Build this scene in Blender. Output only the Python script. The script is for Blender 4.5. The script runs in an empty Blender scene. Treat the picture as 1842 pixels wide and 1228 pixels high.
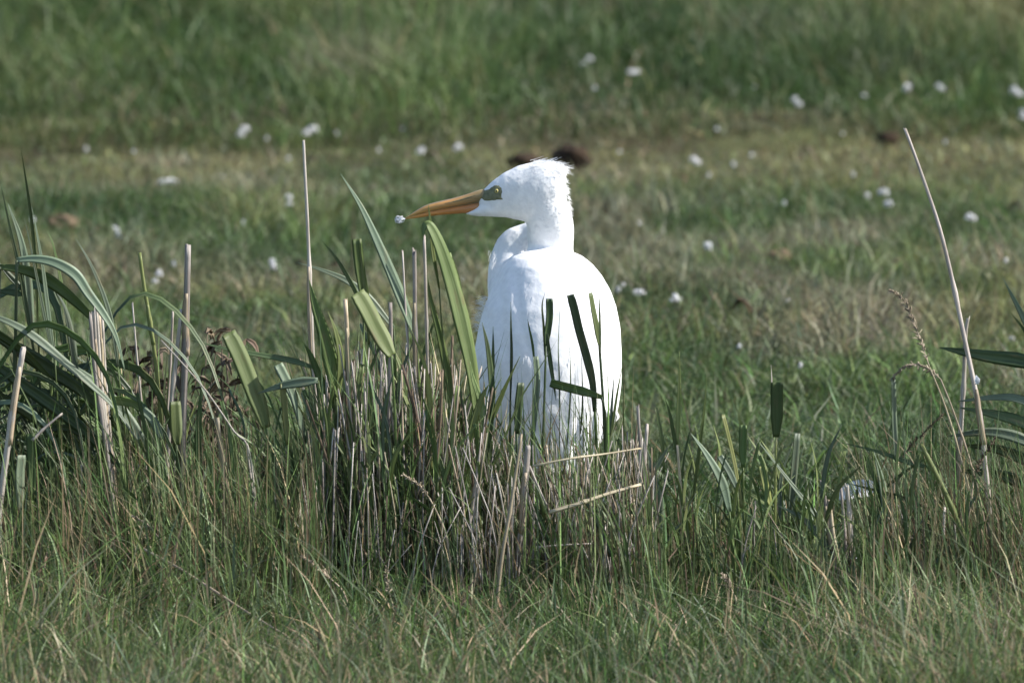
import bpy, bmesh, math, random
import numpy as np
from mathutils import Vector, Matrix
from mathutils.bvhtree import BVHTree

random.seed(7)
RS = np.random.RandomState(11)
scene = bpy.context.scene
COL = scene.collection

# ------------------------------------------------------------------ camera
CAM_Y, CAM_H, F_PX = -20.0, 2.2, 20000.0
PITCH = 0.08876
cam_d = bpy.data.cameras.new('camera')
cam = bpy.data.objects.new('camera', cam_d)
COL.objects.link(cam)
cam.location = (0, CAM_Y, CAM_H)
cam.rotation_euler = (math.pi/2 - PITCH, 0, 0)
cam_d.sensor_width = 36.0
cam_d.lens = 36.0*F_PX/1842.0
cam_d.clip_start = 0.5
cam_d.clip_end = 5000
cam_d.dof.use_dof = True
cam_d.dof.focus_distance = 20.0
cam_d.dof.aperture_fstop = 8.8
scene.camera = cam

# ------------------------------------------------------------------ light
SUN = Vector((0.78, 0.0, 0.66)).normalized()
world = bpy.data.worlds.new('World')
scene.world = world
world.use_nodes = True
wn = world.node_tree
for n in list(wn.nodes): wn.nodes.remove(n)
sky = wn.nodes.new('ShaderNodeTexSky')
sky.sky_type = 'NISHITA'; sky.sun_disc = False
sky.sun_elevation = math.asin(SUN.z)
sky.sun_rotation = math.atan2(SUN.x, SUN.y)
bg = wn.nodes.new('ShaderNodeBackground'); bg.inputs[1].default_value = 0.115
wo = wn.nodes.new('ShaderNodeOutputWorld')
wn.links.new(sky.outputs[0], bg.inputs[0]); wn.links.new(bg.outputs[0], wo.inputs[0])
sd = bpy.data.lights.new('sun', 'SUN')
sd.energy = 4.5; sd.angle = math.radians(0.5); sd.color = (1.0, 0.955, 0.89)
so = bpy.data.objects.new('sun', sd); COL.objects.link(so)
so.rotation_euler = (-SUN).to_track_quat('-Z', 'Y').to_euler()
so.location = (8, 2, 12)

scene.view_settings.view_transform = 'Standard'
scene.view_settings.look = 'None'
scene.view_settings.exposure = 0.93
scene.view_settings.gamma = 1.0
scene.view_settings.use_curve_mapping = False
scene.render.engine = 'CYCLES'
scene.cycles.max_bounces = 6
scene.cycles.transmission_bounces = 4
scene.cycles.transparent_max_bounces = 4

# ------------------------------------------------------------------ helpers
CA, SA = math.cos(PITCH), math.sin(PITCH)
def P(px, py, Y):
    """world point seen at photograph pixel (px, py) on the upright plane y = Y"""
    u = (px-921)/F_PX; v = (614-py)/F_PX
    d = Vector((u, CA + v*SA, -SA + v*CA))
    t = (Y-CAM_Y)/d.y
    return Vector((0, CAM_Y, CAM_H)) + d*t

def vnoise(x, y, s, seed=0):
    x = np.asarray(x, float)*s + seed*17.3; y = np.asarray(y, float)*s + seed*9.7
    xi = np.floor(x).astype(np.int64); yi = np.floor(y).astype(np.int64)
    fx = x-xi; fy = y-yi
    fx = fx*fx*(3-2*fx); fy = fy*fy*(3-2*fy)
    def h(a, b):
        n = (a*374761393 + b*668265263 + seed*1442695) & 0x7fffffff
        n = ((n ^ (n >> 13))*1274126177) & 0x7fffffff
        return ((n ^ (n >> 16)) & 0xffff)/65535.0
    return (h(xi, yi)*(1-fx)+h(xi+1, yi)*fx)*(1-fy) + (h(xi, yi+1)*(1-fx)+h(xi+1, yi+1)*fx)*fy

def sstep(a, b, x):
    t = np.clip((np.asarray(x, float)-a)/(b-a), 0, 1)
    return t*t*(3-2*t)

def gz(x, y):
    x = np.asarray(x, float); y = np.asarray(y, float)
    near = np.exp(-((y-1)/60.0)**2)
    z = (vnoise(x, y, 0.7, 3)-0.5)*0.05*near*sstep(0.8, 2.5, y)
    z = z + (vnoise(x, y, 2.2, 4)-0.5)*0.022*near*sstep(0.6, 2.0, y)
    edge = 10.4 + 0.5*(vnoise(x, y*0, 0.8, 5)-0.5)
    z = z + 0.07*sstep(edge, edge+0.5, y)
    far = sstep(60, 400, y)
    return z + far*(vnoise(x, y, 0.004, 8)-0.3)*6.0

def ground_at(px, py, hgt=0.0):
    """point on the turf (raised hgt) seen at pixel"""
    u = (px-921)/F_PX; v = (614-py)/F_PX
    d = Vector((u, CA + v*SA, -SA + v*CA))
    o = Vector((0, CAM_Y, CAM_H)); z = hgt
    for _ in range(12):
        t = (z-o.z)/d.z
        p = o + d*t
        z = float(gz(p.x, p.y)) + hgt
    return p

def link(o, parent=None):
    COL.objects.link(o)
    if parent: o.parent = parent
    return o
def tag(o, label=None, cat=None, group=None, kind=None):
    if label: o['label'] = label
    if cat: o['category'] = cat
    if group: o['group'] = group
    if kind: o['kind'] = kind
    return o
def empty(name, loc):
    o = bpy.data.objects.new(name, None)
    o.empty_display_size = 0.05
    o.location = loc
    return link(o)
def mesh_obj(name, vf, mat, parent=None, loc=None, smooth=True):
    v, f = vf[0], vf[1]
    me = bpy.data.meshes.new(name)
    org = Vector(loc) if loc is not None else (parent.location if parent else Vector((0, 0, 0)))
    if parent and parent.parent: org = org  # parts keep the thing's origin
    me.from_pydata([tuple(Vector(p)-org) for p in v], [], f)
    if smooth: me.polygons.foreach_set('use_smooth', [True]*len(me.polygons))
    me.materials.append(mat)
    if len(vf) > 2:
        at = me.attributes.new('lv', 'FLOAT_VECTOR', 'POINT')
        at.data.foreach_set('vector', np.array(vf[2], np.float32).reshape(-1))
    o = bpy.data.objects.new(name, me)
    if loc is not None and parent is None: o.location = loc
    return link(o, parent)
def copy_tree(o, parent=None):
    c = o.copy(); COL.objects.link(c); c.parent = parent
    for ch in o.children: copy_tree(ch, c)
    return c

# ------------------------------------------------------------------ materials
def new_mat(name):
    m = bpy.data.materials.new(name); m.use_nodes = True
    nt = m.node_tree
    for n in list(nt.nodes): nt.nodes.remove(n)
    out = nt.nodes.new('ShaderNodeOutputMaterial')
    return m, nt, out
def N(nt, t, **kw):
    n = nt.nodes.new(t)
    for k, v in kw.items(): setattr(n, k, v)
    return n

def plant_mat(name, ca, cb, trans=0.3, rough=0.5, spec=0.35, streak=60.0):
    """fibrous plant tissue: lengthwise streaks and blotches between two colours, each plant a little different"""
    m, nt, out = new_mat(name)
    L = nt.links.new
    tc = N(nt, 'ShaderNodeTexCoord'); mp = N(nt, 'ShaderNodeMapping')
    av = N(nt, 'ShaderNodeAttribute', attribute_name='lv')
    mp.inputs['Scale'].default_value = (11, 1.1, 1)
    L(av.outputs['Vector'], mp.inputs[0])
    n1 = N(nt, 'ShaderNodeTexNoise'); n1.inputs['Scale'].default_value = 1.0; n1.inputs['Detail'].default_value = 3
    L(mp.outputs[0], n1.inputs[0])
    n2 = N(nt, 'ShaderNodeTexNoise'); n2.inputs['Scale'].default_value = 14; n2.inputs['Detail'].default_value = 4
    L(tc.outputs['Object'], n2.inputs[0])
    add = N(nt, 'ShaderNodeMath', operation='ADD'); L(n1.outputs[0], add.inputs[0]); L(n2.outputs[0], add.inputs[1])
    mr = N(nt, 'ShaderNodeMapRange'); mr.inputs['From Min'].default_value = 0.75; mr.inputs['From Max'].default_value = 1.3
    L(add.outputs[0], mr.inputs[0])
    mix = N(nt, 'ShaderNodeMix', data_type='RGBA')
    mix.inputs[6].default_value = (*ca, 1); mix.inputs[7].default_value = (*cb, 1)
    sx = N(nt, 'ShaderNodeSeparateXYZ'); L(av.outputs['Vector'], sx.inputs[0])
    su = N(nt, 'ShaderNodeMath', operation='SUBTRACT'); su.inputs[1].default_value = 0.5; L(sx.outputs[0], su.inputs[0])
    ab = N(nt, 'ShaderNodeMath', operation='ABSOLUTE'); L(su.outputs[0], ab.inputs[0])
    rb = N(nt, 'ShaderNodeMapRange'); rb.inputs['From Min'].default_value = 0.03; rb.inputs['From Max'].default_value = 0.11
    rb.inputs['To Min'].default_value = 0.35; rb.inputs['To Max'].default_value = 0.0; L(ab.outputs[0], rb.inputs[0])
    ad2 = N(nt, 'ShaderNodeMath', operation='ADD', use_clamp=True); L(mr.outputs[0], ad2.inputs[0]); L(rb.outputs[0], ad2.inputs[1])
    L(ad2.outputs[0], mix.inputs[0])
    oi = N(nt, 'ShaderNodeObjectInfo')
    hs = N(nt, 'ShaderNodeHueSaturation')
    r1 = N(nt, 'ShaderNodeMapRange'); r1.inputs['To Min'].default_value = 0.65; r1.inputs['To Max'].default_value = 1.3
    rs_ = N(nt, 'ShaderNodeMath', operation='ADD'); L(oi.outputs['Random'], rs_.inputs[0]); L(sx.outputs[2], rs_.inputs[1])
    rf = N(nt, 'ShaderNodeMath', operation='FRACT'); L(rs_.outputs[0], rf.inputs[0])
    L(rf.outputs[0], r1.inputs[0]); L(r1.outputs[0], hs.inputs['Value'])
    ml = N(nt, 'ShaderNodeMath', operation='MULTIPLY'); ml.inputs[1].default_value = 7.31
    fr = N(nt, 'ShaderNodeMath', operation='FRACT'); L(rf.outputs[0], ml.inputs[0]); L(ml.outputs[0], fr.inputs[0])
    r2 = N(nt, 'ShaderNodeMapRange'); r2.inputs['To Min'].default_value = 0.485; r2.inputs['To Max'].default_value = 0.515
    L(fr.outputs[0], r2.inputs[0]); L(r2.outputs[0], hs.inputs['Hue'])
    n3 = N(nt, 'ShaderNodeTexNoise'); n3.inputs['Scale'].default_value = 1.0; n3.inputs['Detail'].default_value = 5
    mp3 = N(nt, 'ShaderNodeMapping'); mp3.inputs['Scale'].default_value = (3.0, 2.2, 1); L(av.outputs['Vector'], mp3.inputs[0]); L(mp3.outputs[0], n3.inputs[0])
    r3 = N(nt, 'ShaderNodeMapRange'); r3.inputs['From Min'].default_value = 0.58; r3.inputs['From Max'].default_value = 0.74; r3.inputs['To Max'].default_value = 0.6
    L(n3.outputs[0], r3.inputs[0])
    mx3 = N(nt, 'ShaderNodeMix', data_type='RGBA'); mx3.inputs[7].default_value = (0.21, 0.165, 0.085, 1)
    L(r3.outputs[0], mx3.inputs[0]); L(mix.outputs[2], mx3.inputs[6])
    L(mx3.outputs[2], hs.inputs['Color'])
    pb = N(nt, 'ShaderNodeBsdfPrincipled'); pb.inputs['Roughness'].default_value = rough
    pb.inputs['Specular IOR Level'].default_value = spec
    L(hs.outputs[0], pb.inputs['Base Color'])
    bp = N(nt, 'ShaderNodeBump'); bp.inputs['Strength'].default_value = 0.25; bp.inputs['Distance'].default_value = 0.002
    L(n1.outputs[0], bp.inputs['Height']); L(bp.outputs[0], pb.inputs['Normal'])
    if trans > 0:
        tr = N(nt, 'ShaderNodeBsdfTranslucent'); L(hs.outputs[0], tr.inputs[0])
        ms = N(nt, 'ShaderNodeMixShader'); ms.inputs[0].default_value = trans
        L(pb.outputs[0], ms.inputs[1]); L(tr.outputs[0], ms.inputs[2]); L(ms.outputs[0], out.inputs[0])
    else:
        L(pb.outputs[0], out.inputs[0])
    return m

M = {}
M['green']  = plant_mat('green reed leaf', (0.075, 0.120, 0.034), (0.150, 0.210, 0.074), 0.38, 0.5, 0.35)
M['bright'] = plant_mat('fresh backlit reed leaf', (0.150, 0.210, 0.065), (0.260, 0.320, 0.135), 0.45, 0.5, 0.35)  # fresh light green, with the glow of sun through the leaf painted in
M['lime']   = plant_mat('yellow green stem', (0.18, 0.22, 0.065), (0.28, 0.31, 0.12), 0.25, 0.45)
M['blue']   = plant_mat('glaucous reed leaf', (0.105, 0.145, 0.095), (0.180, 0.235, 0.155), 0.28, 0.5, 0.35)
M['dark']   = plant_mat('dark reed leaf', (0.036, 0.062, 0.024), (0.085, 0.128, 0.052), 0.26, 0.48, 0.4)  # dark green, also painting the shaded near side of reeds before the egret
M['straw']  = plant_mat('grey straw', (0.21, 0.180, 0.155), (0.50, 0.455, 0.410), 0.06, 0.6, 0.25)
M['gold']   = plant_mat('golden straw', (0.27, 0.210, 0.135), (0.52, 0.440, 0.320), 0.08, 0.55, 0.3)
M['brown']  = plant_mat('brown straw', (0.070, 0.050, 0.034), (0.200, 0.150, 0.105), 0.08, 0.65, 0.2)
M['husk']   = plant_mat('seed husk', (0.30, 0.24, 0.17), (0.50, 0.43, 0.33), 0.25, 0.6, 0.2)

def attr_mat(name, trans=0.3, rough=0.55, spec=0.25):
    m, nt, out = new_mat(name); L = nt.links.new
    at = N(nt, 'ShaderNodeAttribute', attribute_name='Col')
    tc = N(nt, 'ShaderNodeTexCoord')
    n2 = N(nt, 'ShaderNodeTexNoise'); n2.inputs['Scale'].default_value = 40; n2.inputs['Detail'].default_value = 3
    L(tc.outputs['Object'], n2.inputs[0])
    mr = N(nt, 'ShaderNodeMapRange'); mr.inputs['From Min'].default_value = 0.3; mr.inputs['From Max'].default_value = 0.7
    mr.inputs['To Min'].default_value = 0.8; mr.inputs['To Max'].default_value = 1.2
    L(n2.outputs[0], mr.inputs[0])
    hs = N(nt, 'ShaderNodeHueSaturation'); L(at.outputs['Color'], hs.inputs['Color']); L(mr.outputs[0], hs.inputs['Value'])
    pb = N(nt, 'ShaderNodeBsdfPrincipled'); pb.inputs['Roughness'].default_value = rough
    pb.inputs['Specular IOR Level'].default_value = spec
    L(hs.outputs[0], pb.inputs['Base Color'])
    tr = N(nt, 'ShaderNodeBsdfTranslucent'); L(hs.outputs[0], tr.inputs[0])
    ms = N(nt, 'ShaderNodeMixShader'); ms.inputs[0].default_value = trans
    L(pb.outputs[0], ms.inputs[1]); L(tr.outputs[0], ms.inputs[2]); L(ms.outputs[0], out.inputs[0])
    return m
M['blade'] = attr_mat('grass blade', 0.3, 0.5, 0.3)

def simple_mat(name, ca, cb, scale=30, rough=0.8, spec=0.2, bump=0.4, sss=0.0):
    m, nt, out = new_mat(name); L = nt.links.new
    tc = N(nt, 'ShaderNodeTexCoord')
    n1 = N(nt, 'ShaderNodeTexNoise'); n1.inputs['Scale'].default_value = scale; n1.inputs['Detail'].default_value = 6
    L(tc.outputs['Object'], n1.inputs[0])
    mr = N(nt, 'ShaderNodeMapRange'); mr.inputs['From Min'].default_value = 0.33; mr.inputs['From Max'].default_value = 0.67
    L(n1.outputs[0], mr.inputs[0])
    mix = N(nt, 'ShaderNodeMix', data_type='RGBA'); mix.inputs[6].default_value = (*ca, 1); mix.inputs[7].default_value = (*cb, 1)
    L(mr.outputs[0], mix.inputs[0])
    pb = N(nt, 'ShaderNodeBsdfPrincipled'); pb.inputs['Roughness'].default_value = rough; pb.inputs['Specular IOR Level'].default_value = spec
    if sss: pb.inputs['Subsurface Weight'].default_value = sss; pb.inputs['Subsurface Radius'].default_value = (0.01, 0.01, 0.01)
    L(mix.outputs[2], pb.inputs['Base Color'])
    bp = N(nt, 'ShaderNodeBump'); bp.inputs['Strength'].default_value = bump; bp.inputs['Distance'].default_value = 0.004
    L(n1.outputs[0], bp.inputs['Height']); L(bp.outputs[0], pb.inputs['Normal'])
    L(pb.outputs[0], out.inputs[0])
    return m
M['soil'] = simple_mat('turf soil', (0.045, 0.036, 0.022), (0.075, 0.085, 0.035), 3.0, 0.95, 0.1, 0.6)
M['clod'] = simple_mat('dark clod', (0.020, 0.014, 0.010), (0.060, 0.042, 0.028), 45, 0.95, 0.1, 1.0)
M['clod2'] = simple_mat('brown clod', (0.085, 0.058, 0.036), (0.16, 0.12, 0.08), 45, 0.95, 0.1, 1.0)
M['plume'] = simple_mat('white plumage', (0.78, 0.78, 0.79), (0.86, 0.86, 0.86), 90, 0.75, 0.15, 0.25)
M['petal'] = simple_mat('white petal', (0.70, 0.69, 0.70), (0.85, 0.85, 0.86), 200, 0.7, 0.2, 0.1)
M['fluff'] = simple_mat('white fluff', (0.75, 0.77, 0.80), (0.86, 0.86, 0.87), 200, 0.5, 0.4, 0.1)
M['leg'] = simple_mat('dark leg skin', (0.012, 0.012, 0.012), (0.035, 0.032, 0.028), 120, 0.6, 0.3, 0.6)
M['lore'] = simple_mat('olive bare skin', (0.105, 0.115, 0.060), (0.200, 0.195, 0.110), 160, 0.55, 0.35, 0.3)
M['iris'] = simple_mat('yellow iris', (0.42, 0.36, 0.10), (0.60, 0.52, 0.20), 300, 0.25, 0.6, 0.0)
M['pupil'] = simple_mat('pupil', (0.004, 0.004, 0.004), (0.008, 0.008, 0.008), 100, 0.08, 0.8, 0.0)

def bill_mat(name, ridge):
    m, nt, out = new_mat(name); L = nt.links.new
    tc = N(nt, 'ShaderNodeTexCoord'); sp = N(nt, 'ShaderNodeSeparateXYZ'); L(tc.outputs['Generated'], sp.inputs[0])
    cr = N(nt, 'ShaderNodeValToRGB')
    e = cr.color_ramp.elements
    e[0].position = 0.0; e[1].position = 1.0
    if ridge:
        e[0].color = (0.52, 0.29, 0.085, 1); e[1].color = (0.22, 0.18, 0.085, 1)
        k = e.new(0.55); k.color = (0.52, 0.27, 0.095, 1)
        k = e.new(0.82); k.color = (0.34, 0.22, 0.10, 1)
    else:
        e[0].color = (0.58, 0.27, 0.065, 1); e[1].color = (0.34, 0.21, 0.085, 1)
        k = e.new(0.5); k.color = (0.56, 0.225, 0.06, 1)
        k = e.new(0.85); k.color = (0.46, 0.20, 0.075, 1)
    L(sp.outputs[0], cr.inputs[0])
    n1 = N(nt, 'ShaderNodeTexNoise'); n1.inputs['Scale'].default_value = 1.0; n1.inputs['Detail'].default_value = 4
    mp = N(nt, 'ShaderNodeMapping'); mp.inputs['Scale'].default_value = (40, 300, 300); L(tc.outputs['Object'], mp.inputs[0]); L(mp.outputs[0], n1.inputs[0])
    hs = N(nt, 'ShaderNodeHueSaturation'); L(cr.outputs[0], hs.inputs['Color'])
    mr = N(nt, 'ShaderNodeMapRange'); mr.inputs['To Min'].default_value = 0.65; mr.inputs['To Max'].default_value = 1.3; L(n1.outputs[0], mr.inputs[0]); L(mr.outputs[0], hs.inputs['Value'])
    pb = N(nt, 'ShaderNodeBsdfPrincipled'); pb.inputs['Roughness'].default_value = 0.38; L(hs.outputs[0], pb.inputs['Base Color'])
    L(pb.outputs[0], out.inputs[0])
    return m
M['bill_up'] = bill_mat('upper bill horn', True)
M['bill_low'] = bill_mat('lower bill horn', False)

# ------------------------------------------------------------------ shape builders
def catmull(pts, n):
    pts = [Vector(p) for p in pts]
    if len(pts) == 2:
        return [pts[0].lerp(pts[1], i/(n-1)) for i in range(n)]
    ext = [pts[0]*2-pts[1]] + pts + [pts[-1]*2-pts[-2]]
    seg = len(pts)-1; out = []
    for i in range(n):
        t = i/(n-1)*seg; k = min(int(t), seg-1); u = t-k
        a, b, c, d = ext[k], ext[k+1], ext[k+2], ext[k+3]
        out.append(0.5*((2*b)+(c-a)*u+(2*a-5*b+4*c-d)*u*u+(3*b-a-3*c+d)*u**3))
    return out
def frames(pts):
    T = []
    for i in range(len(pts)):
        a = pts[max(i-1, 0)]; b = pts[min(i+1, len(pts)-1)]
        t = b-a
        T.append(t.normalized() if t.length > 1e-9 else Vector((0, 0, 1)))
    return T
def tube(pts, rad, n=6, nodes=None, jag=0.0):
    """tapering stalk through pts; nodes: list of indices that swell; jag: torn open top"""
    V, Fc = [], []
    T = frames(pts); m = len(pts)
    for i, (p, t) in enumerate(zip(pts, T)):
        a = t.cross(Vector((0.31, 1, 0.17))).normalized(); b = t.cross(a).normalized()
        r = rad[i] if hasattr(rad, '__len__') else rad
        if nodes and i in nodes: r *= 1.35
        for k in range(n):
            th = 2*math.pi*k/n
            off = t*(random.uniform(-jag, jag) if (jag and i == m-1) else 0)
            V.append(p + (a*math.cos(th)+b*math.sin(th))*r + off)
    for i in range(m-1):
        for k in range(n):
            k2 = (k+1) % n
            Fc.append((i*n+k, i*n+k2, (i+1)*n+k2, (i+1)*n+k))
    Fc.append(tuple(range(n-1, -1, -1)))
    c = len(V); V.append(pts[-1]-T[-1]*(jag*0.8))
    for k in range(n): Fc.append(((m-1)*n+k, (m-1)*n+(k+1) % n, c))
    rv = random.uniform(0, 50); D = [0.0]
    for i in range(1, m): D.append(D[-1]+(pts[i]-pts[i-1]).length)
    A = [(0.15+0.7*abs(2*k/n-1), D[i]*10, rv) for i in range(m) for k in range(n)]+[(.5, D[-1]*10, rv)]
    return V, Fc, A
def ribbon(pts, wid, fold=0.18, twist=0.0, dtwist=0.0, thick=0.00035, curl=0.0):
    """leaf blade: a V-folded strip with real thickness. wid in metres (list)"""
    V, Fc = [], []
    T = frames(pts); m = len(pts)
    for i, (p, t) in enumerate(zip(pts, T)):
        s = t.cross(Vector((0, 1, 0)))
        if s.length < 0.05: s = t.cross(Vector((1, 0, 0)))
        s.normalize(); nn = t.cross(s).normalized()
        ph = twist + dtwist*i/(m-1)
        S = s*math.cos(ph)+nn*math.sin(ph); Nn = t.cross(S).normalized()
        w = wid[i]*0.5
        f = fold*w*2
        V += [p-S*w+Nn*f, p-S*w*0.5+Nn*f*(0.45+curl), p-Nn*0, p+S*w*0.5+Nn*f*(0.45+curl), p+S*w+Nn*f]
        V += [p+Nn*(-thick*2-0.02*w)]
    q = 6
    for i in range(m-1):
        a = i*q; b = a+q
        for k in range(4): Fc.append((a+k, a+k+1, b+k+1, b+k))
        Fc.append((a, b, b+5, a+5)); Fc.append((a+5, b+5, b+4, a+4))
    Fc.append((0, 5, 4, 3, 2, 1)); e = (m-1)*q
    Fc.append((e, e+1, e+2, e+3, e+4, e+5))
    rv = random.uniform(0, 50); D = [0.0]
    for i in range(1, m): D.append(D[-1]+(pts[i]-pts[i-1]).length)
    A = [(u, D[i]*10, rv) for i in range(m) for u in (0, .25, .5, .75, 1, .5)]
    return V, Fc, A
def wprofile(kind, n, w):
    out = []
    for i in range(n):
        u = i/(n-1)
        if kind == 'even': k = 0.9*(1-.5*max(0, u-.8)/.2)
        elif kind == 'cut':    k = (0.5+0.5*min(1, u*3))*(1.0 if u < 0.95 else 0.9)
        elif kind == 'blade': k = (0.45+0.55*min(1, u*3.5))*max(0.04, (1-u**2.2))
        elif kind == 'leaf': k = max(0.05, math.sin(math.pi*min(1, 0.08+u*0.92))**0.7)
        elif kind == 'rleaf': k = (0.4+0.6*min(1, u*2.5))*max(0.03, 1-u**2.6)**0.85
        else: k = 1
        out.append(max(w*k, 0.0006))
    return out
def join(*vfs):
    V, Fc, A = [], [], []
    for t in vfs:
        v, f = t[0], t[1]
        o = len(V); V += list(v); Fc += [tuple(i+o for i in q) for q in f]
        A += t[2] if len(t) > 2 else [(0, 0, 0)]*len(v)
    return V, Fc, A

# ------------------------------------------------------------------ ground
def build_ground():
    xs = np.unique(np.concatenate([np.linspace(-900, -20, 24), np.linspace(-20, -5, 16), np.linspace(-5, 5, 101), np.linspace(5, 20, 16), np.linspace(20, 900, 24)]))
    ys = np.unique(np.concatenate([np.linspace(-120, -6, 20), np.linspace(-6, 22, 281), np.linspace(22, 60, 40), np.linspace(60, 1600, 60)]))
    X, Y = np.meshgrid(xs, ys)
    Z = gz(X, Y)
    v = np.stack([X.ravel(), Y.ravel(), Z.ravel()], 1)
    nx, ny = len(xs), len(ys)
    i = np.arange(nx*ny).reshape(ny, nx)
    f = np.stack([i[:-1, :-1].ravel(), i[:-1, 1:].ravel(), i[1:, 1:].ravel(), i[1:, :-1].ravel()], 1)
    me = bpy.data.meshes.new('ground')
    me.from_pydata(v.tolist(), [], f.tolist())
    me.polygons.foreach_set('use_smooth', [True]*len(me.polygons))
    me.materials.append(M['soil'])
    o = bpy.data.objects.new('ground', me); link(o)
    tag(o, 'flat pasture ground of brown soil under the turf', 'ground', kind='structure')
build_ground()

# ------------------------------------------------------------------ grass masses
def blade_mesh(name, x, y, h, w, lean, ldir, col, K=2, face=None, droop=1.6, label='', sink=0.01):
    n = len(x)
    z0 = gz(x, y)-sink
    if face is None: face = RS.uniform(0, math.pi, n)
    sx, sy = np.cos(face)*w*0.5, np.sin(face)*w*0.5
    lx, ly = np.cos(ldir), np.sin(ldir)
    rows = []
    for k in range(K+1):
        u = k/K
        hor = lean*h*u**droop
        ver = h*u*(1-0.35*lean*u)
        cx, cy, cz = x+lx*hor, y+ly*hor, z0+ver
        if k == K:
            rows.append(np.stack([cx, cy, cz], 1)[:, None, :])
        else:
            s = (1.0 if k else 0.7)*(1-0.45*u)
            a = np.stack([cx-sx*s, cy-sy*s, cz], 1); b = np.stack([cx+sx*s, cy+sy*s, cz], 1)
            rows.append(np.stack([a, b], 1))
    V = np.concatenate(rows, 1)              # n, 2K+1, 3
    nv = 2*K+1
    base = (np.arange(n)*nv)[:, None]
    quads = np.array([[2*k, 2*k+1, 2*k+3, 2*k+2] for k in range(K-1)], int).reshape(-1)
    tri = np.array([2*K-2, 2*K-1, 2*K])
    pat = np.concatenate([quads, tri])
    loops = (base+pat[None, :]).ravel()
    tot = np.tile(np.array([4]*(K-1)+[3]), n)
    start = np.concatenate([[0], np.cumsum(tot)[:-1]])
    me = bpy.data.meshes.new(name)
    me.vertices.add(n*nv); me.vertices.foreach_set('co', V.reshape(-1).astype(np.float32))
    me.loops.add(len(loops)); me.loops.foreach_set('vertex_index', loops.astype(np.int32))
    me.polygons.add(len(tot)); me.polygons.foreach_set('loop_start', start.astype(np.int32))
    try: me.polygons.foreach_set('loop_total', tot.astype(np.int32))
    except Exception: pass
    me.update(calc_edges=True)
    at = me.attributes.new('Col', 'FLOAT_COLOR', 'POINT')
    c4 = np.concatenate([np.clip(col, 0.004, 0.8), np.ones((n, 1))], 1)
    at.data.foreach_set('color', np.repeat(c4, nv, 0).reshape(-1).astype(np.float32))
    me.materials.append(M['blade'])
    o = bpy.data.objects.new(name, me); link(o)
    tag(o, label, 'grass', kind='stuff')
    return o

GREEN = np.array([0.098, 0.146, 0.045]); DEEP = np.array([0.042, 0.078, 0.021]); TAN = np.array([0.225, 0.200, 0.135])
OLIVE = np.array([0.200, 0.192, 0.085]); DRYC = np.array([0.230, 0.190, 0.115]); BROWN = np.array([0.110, 0.078, 0.045])
GREY = np.array([0.130, 0.165, 0.092])
def lerp(a, b, t): return a*(1-t[:, None])+b*t[:, None]
def jitter(c, s=0.25):
    n = len(c)
    v = np.exp(RS.normal(0, s, n))[:, None]
    hshift = RS.normal(0, 0.07, (n, 3))
    return c*v*(1+hshift)

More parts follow.
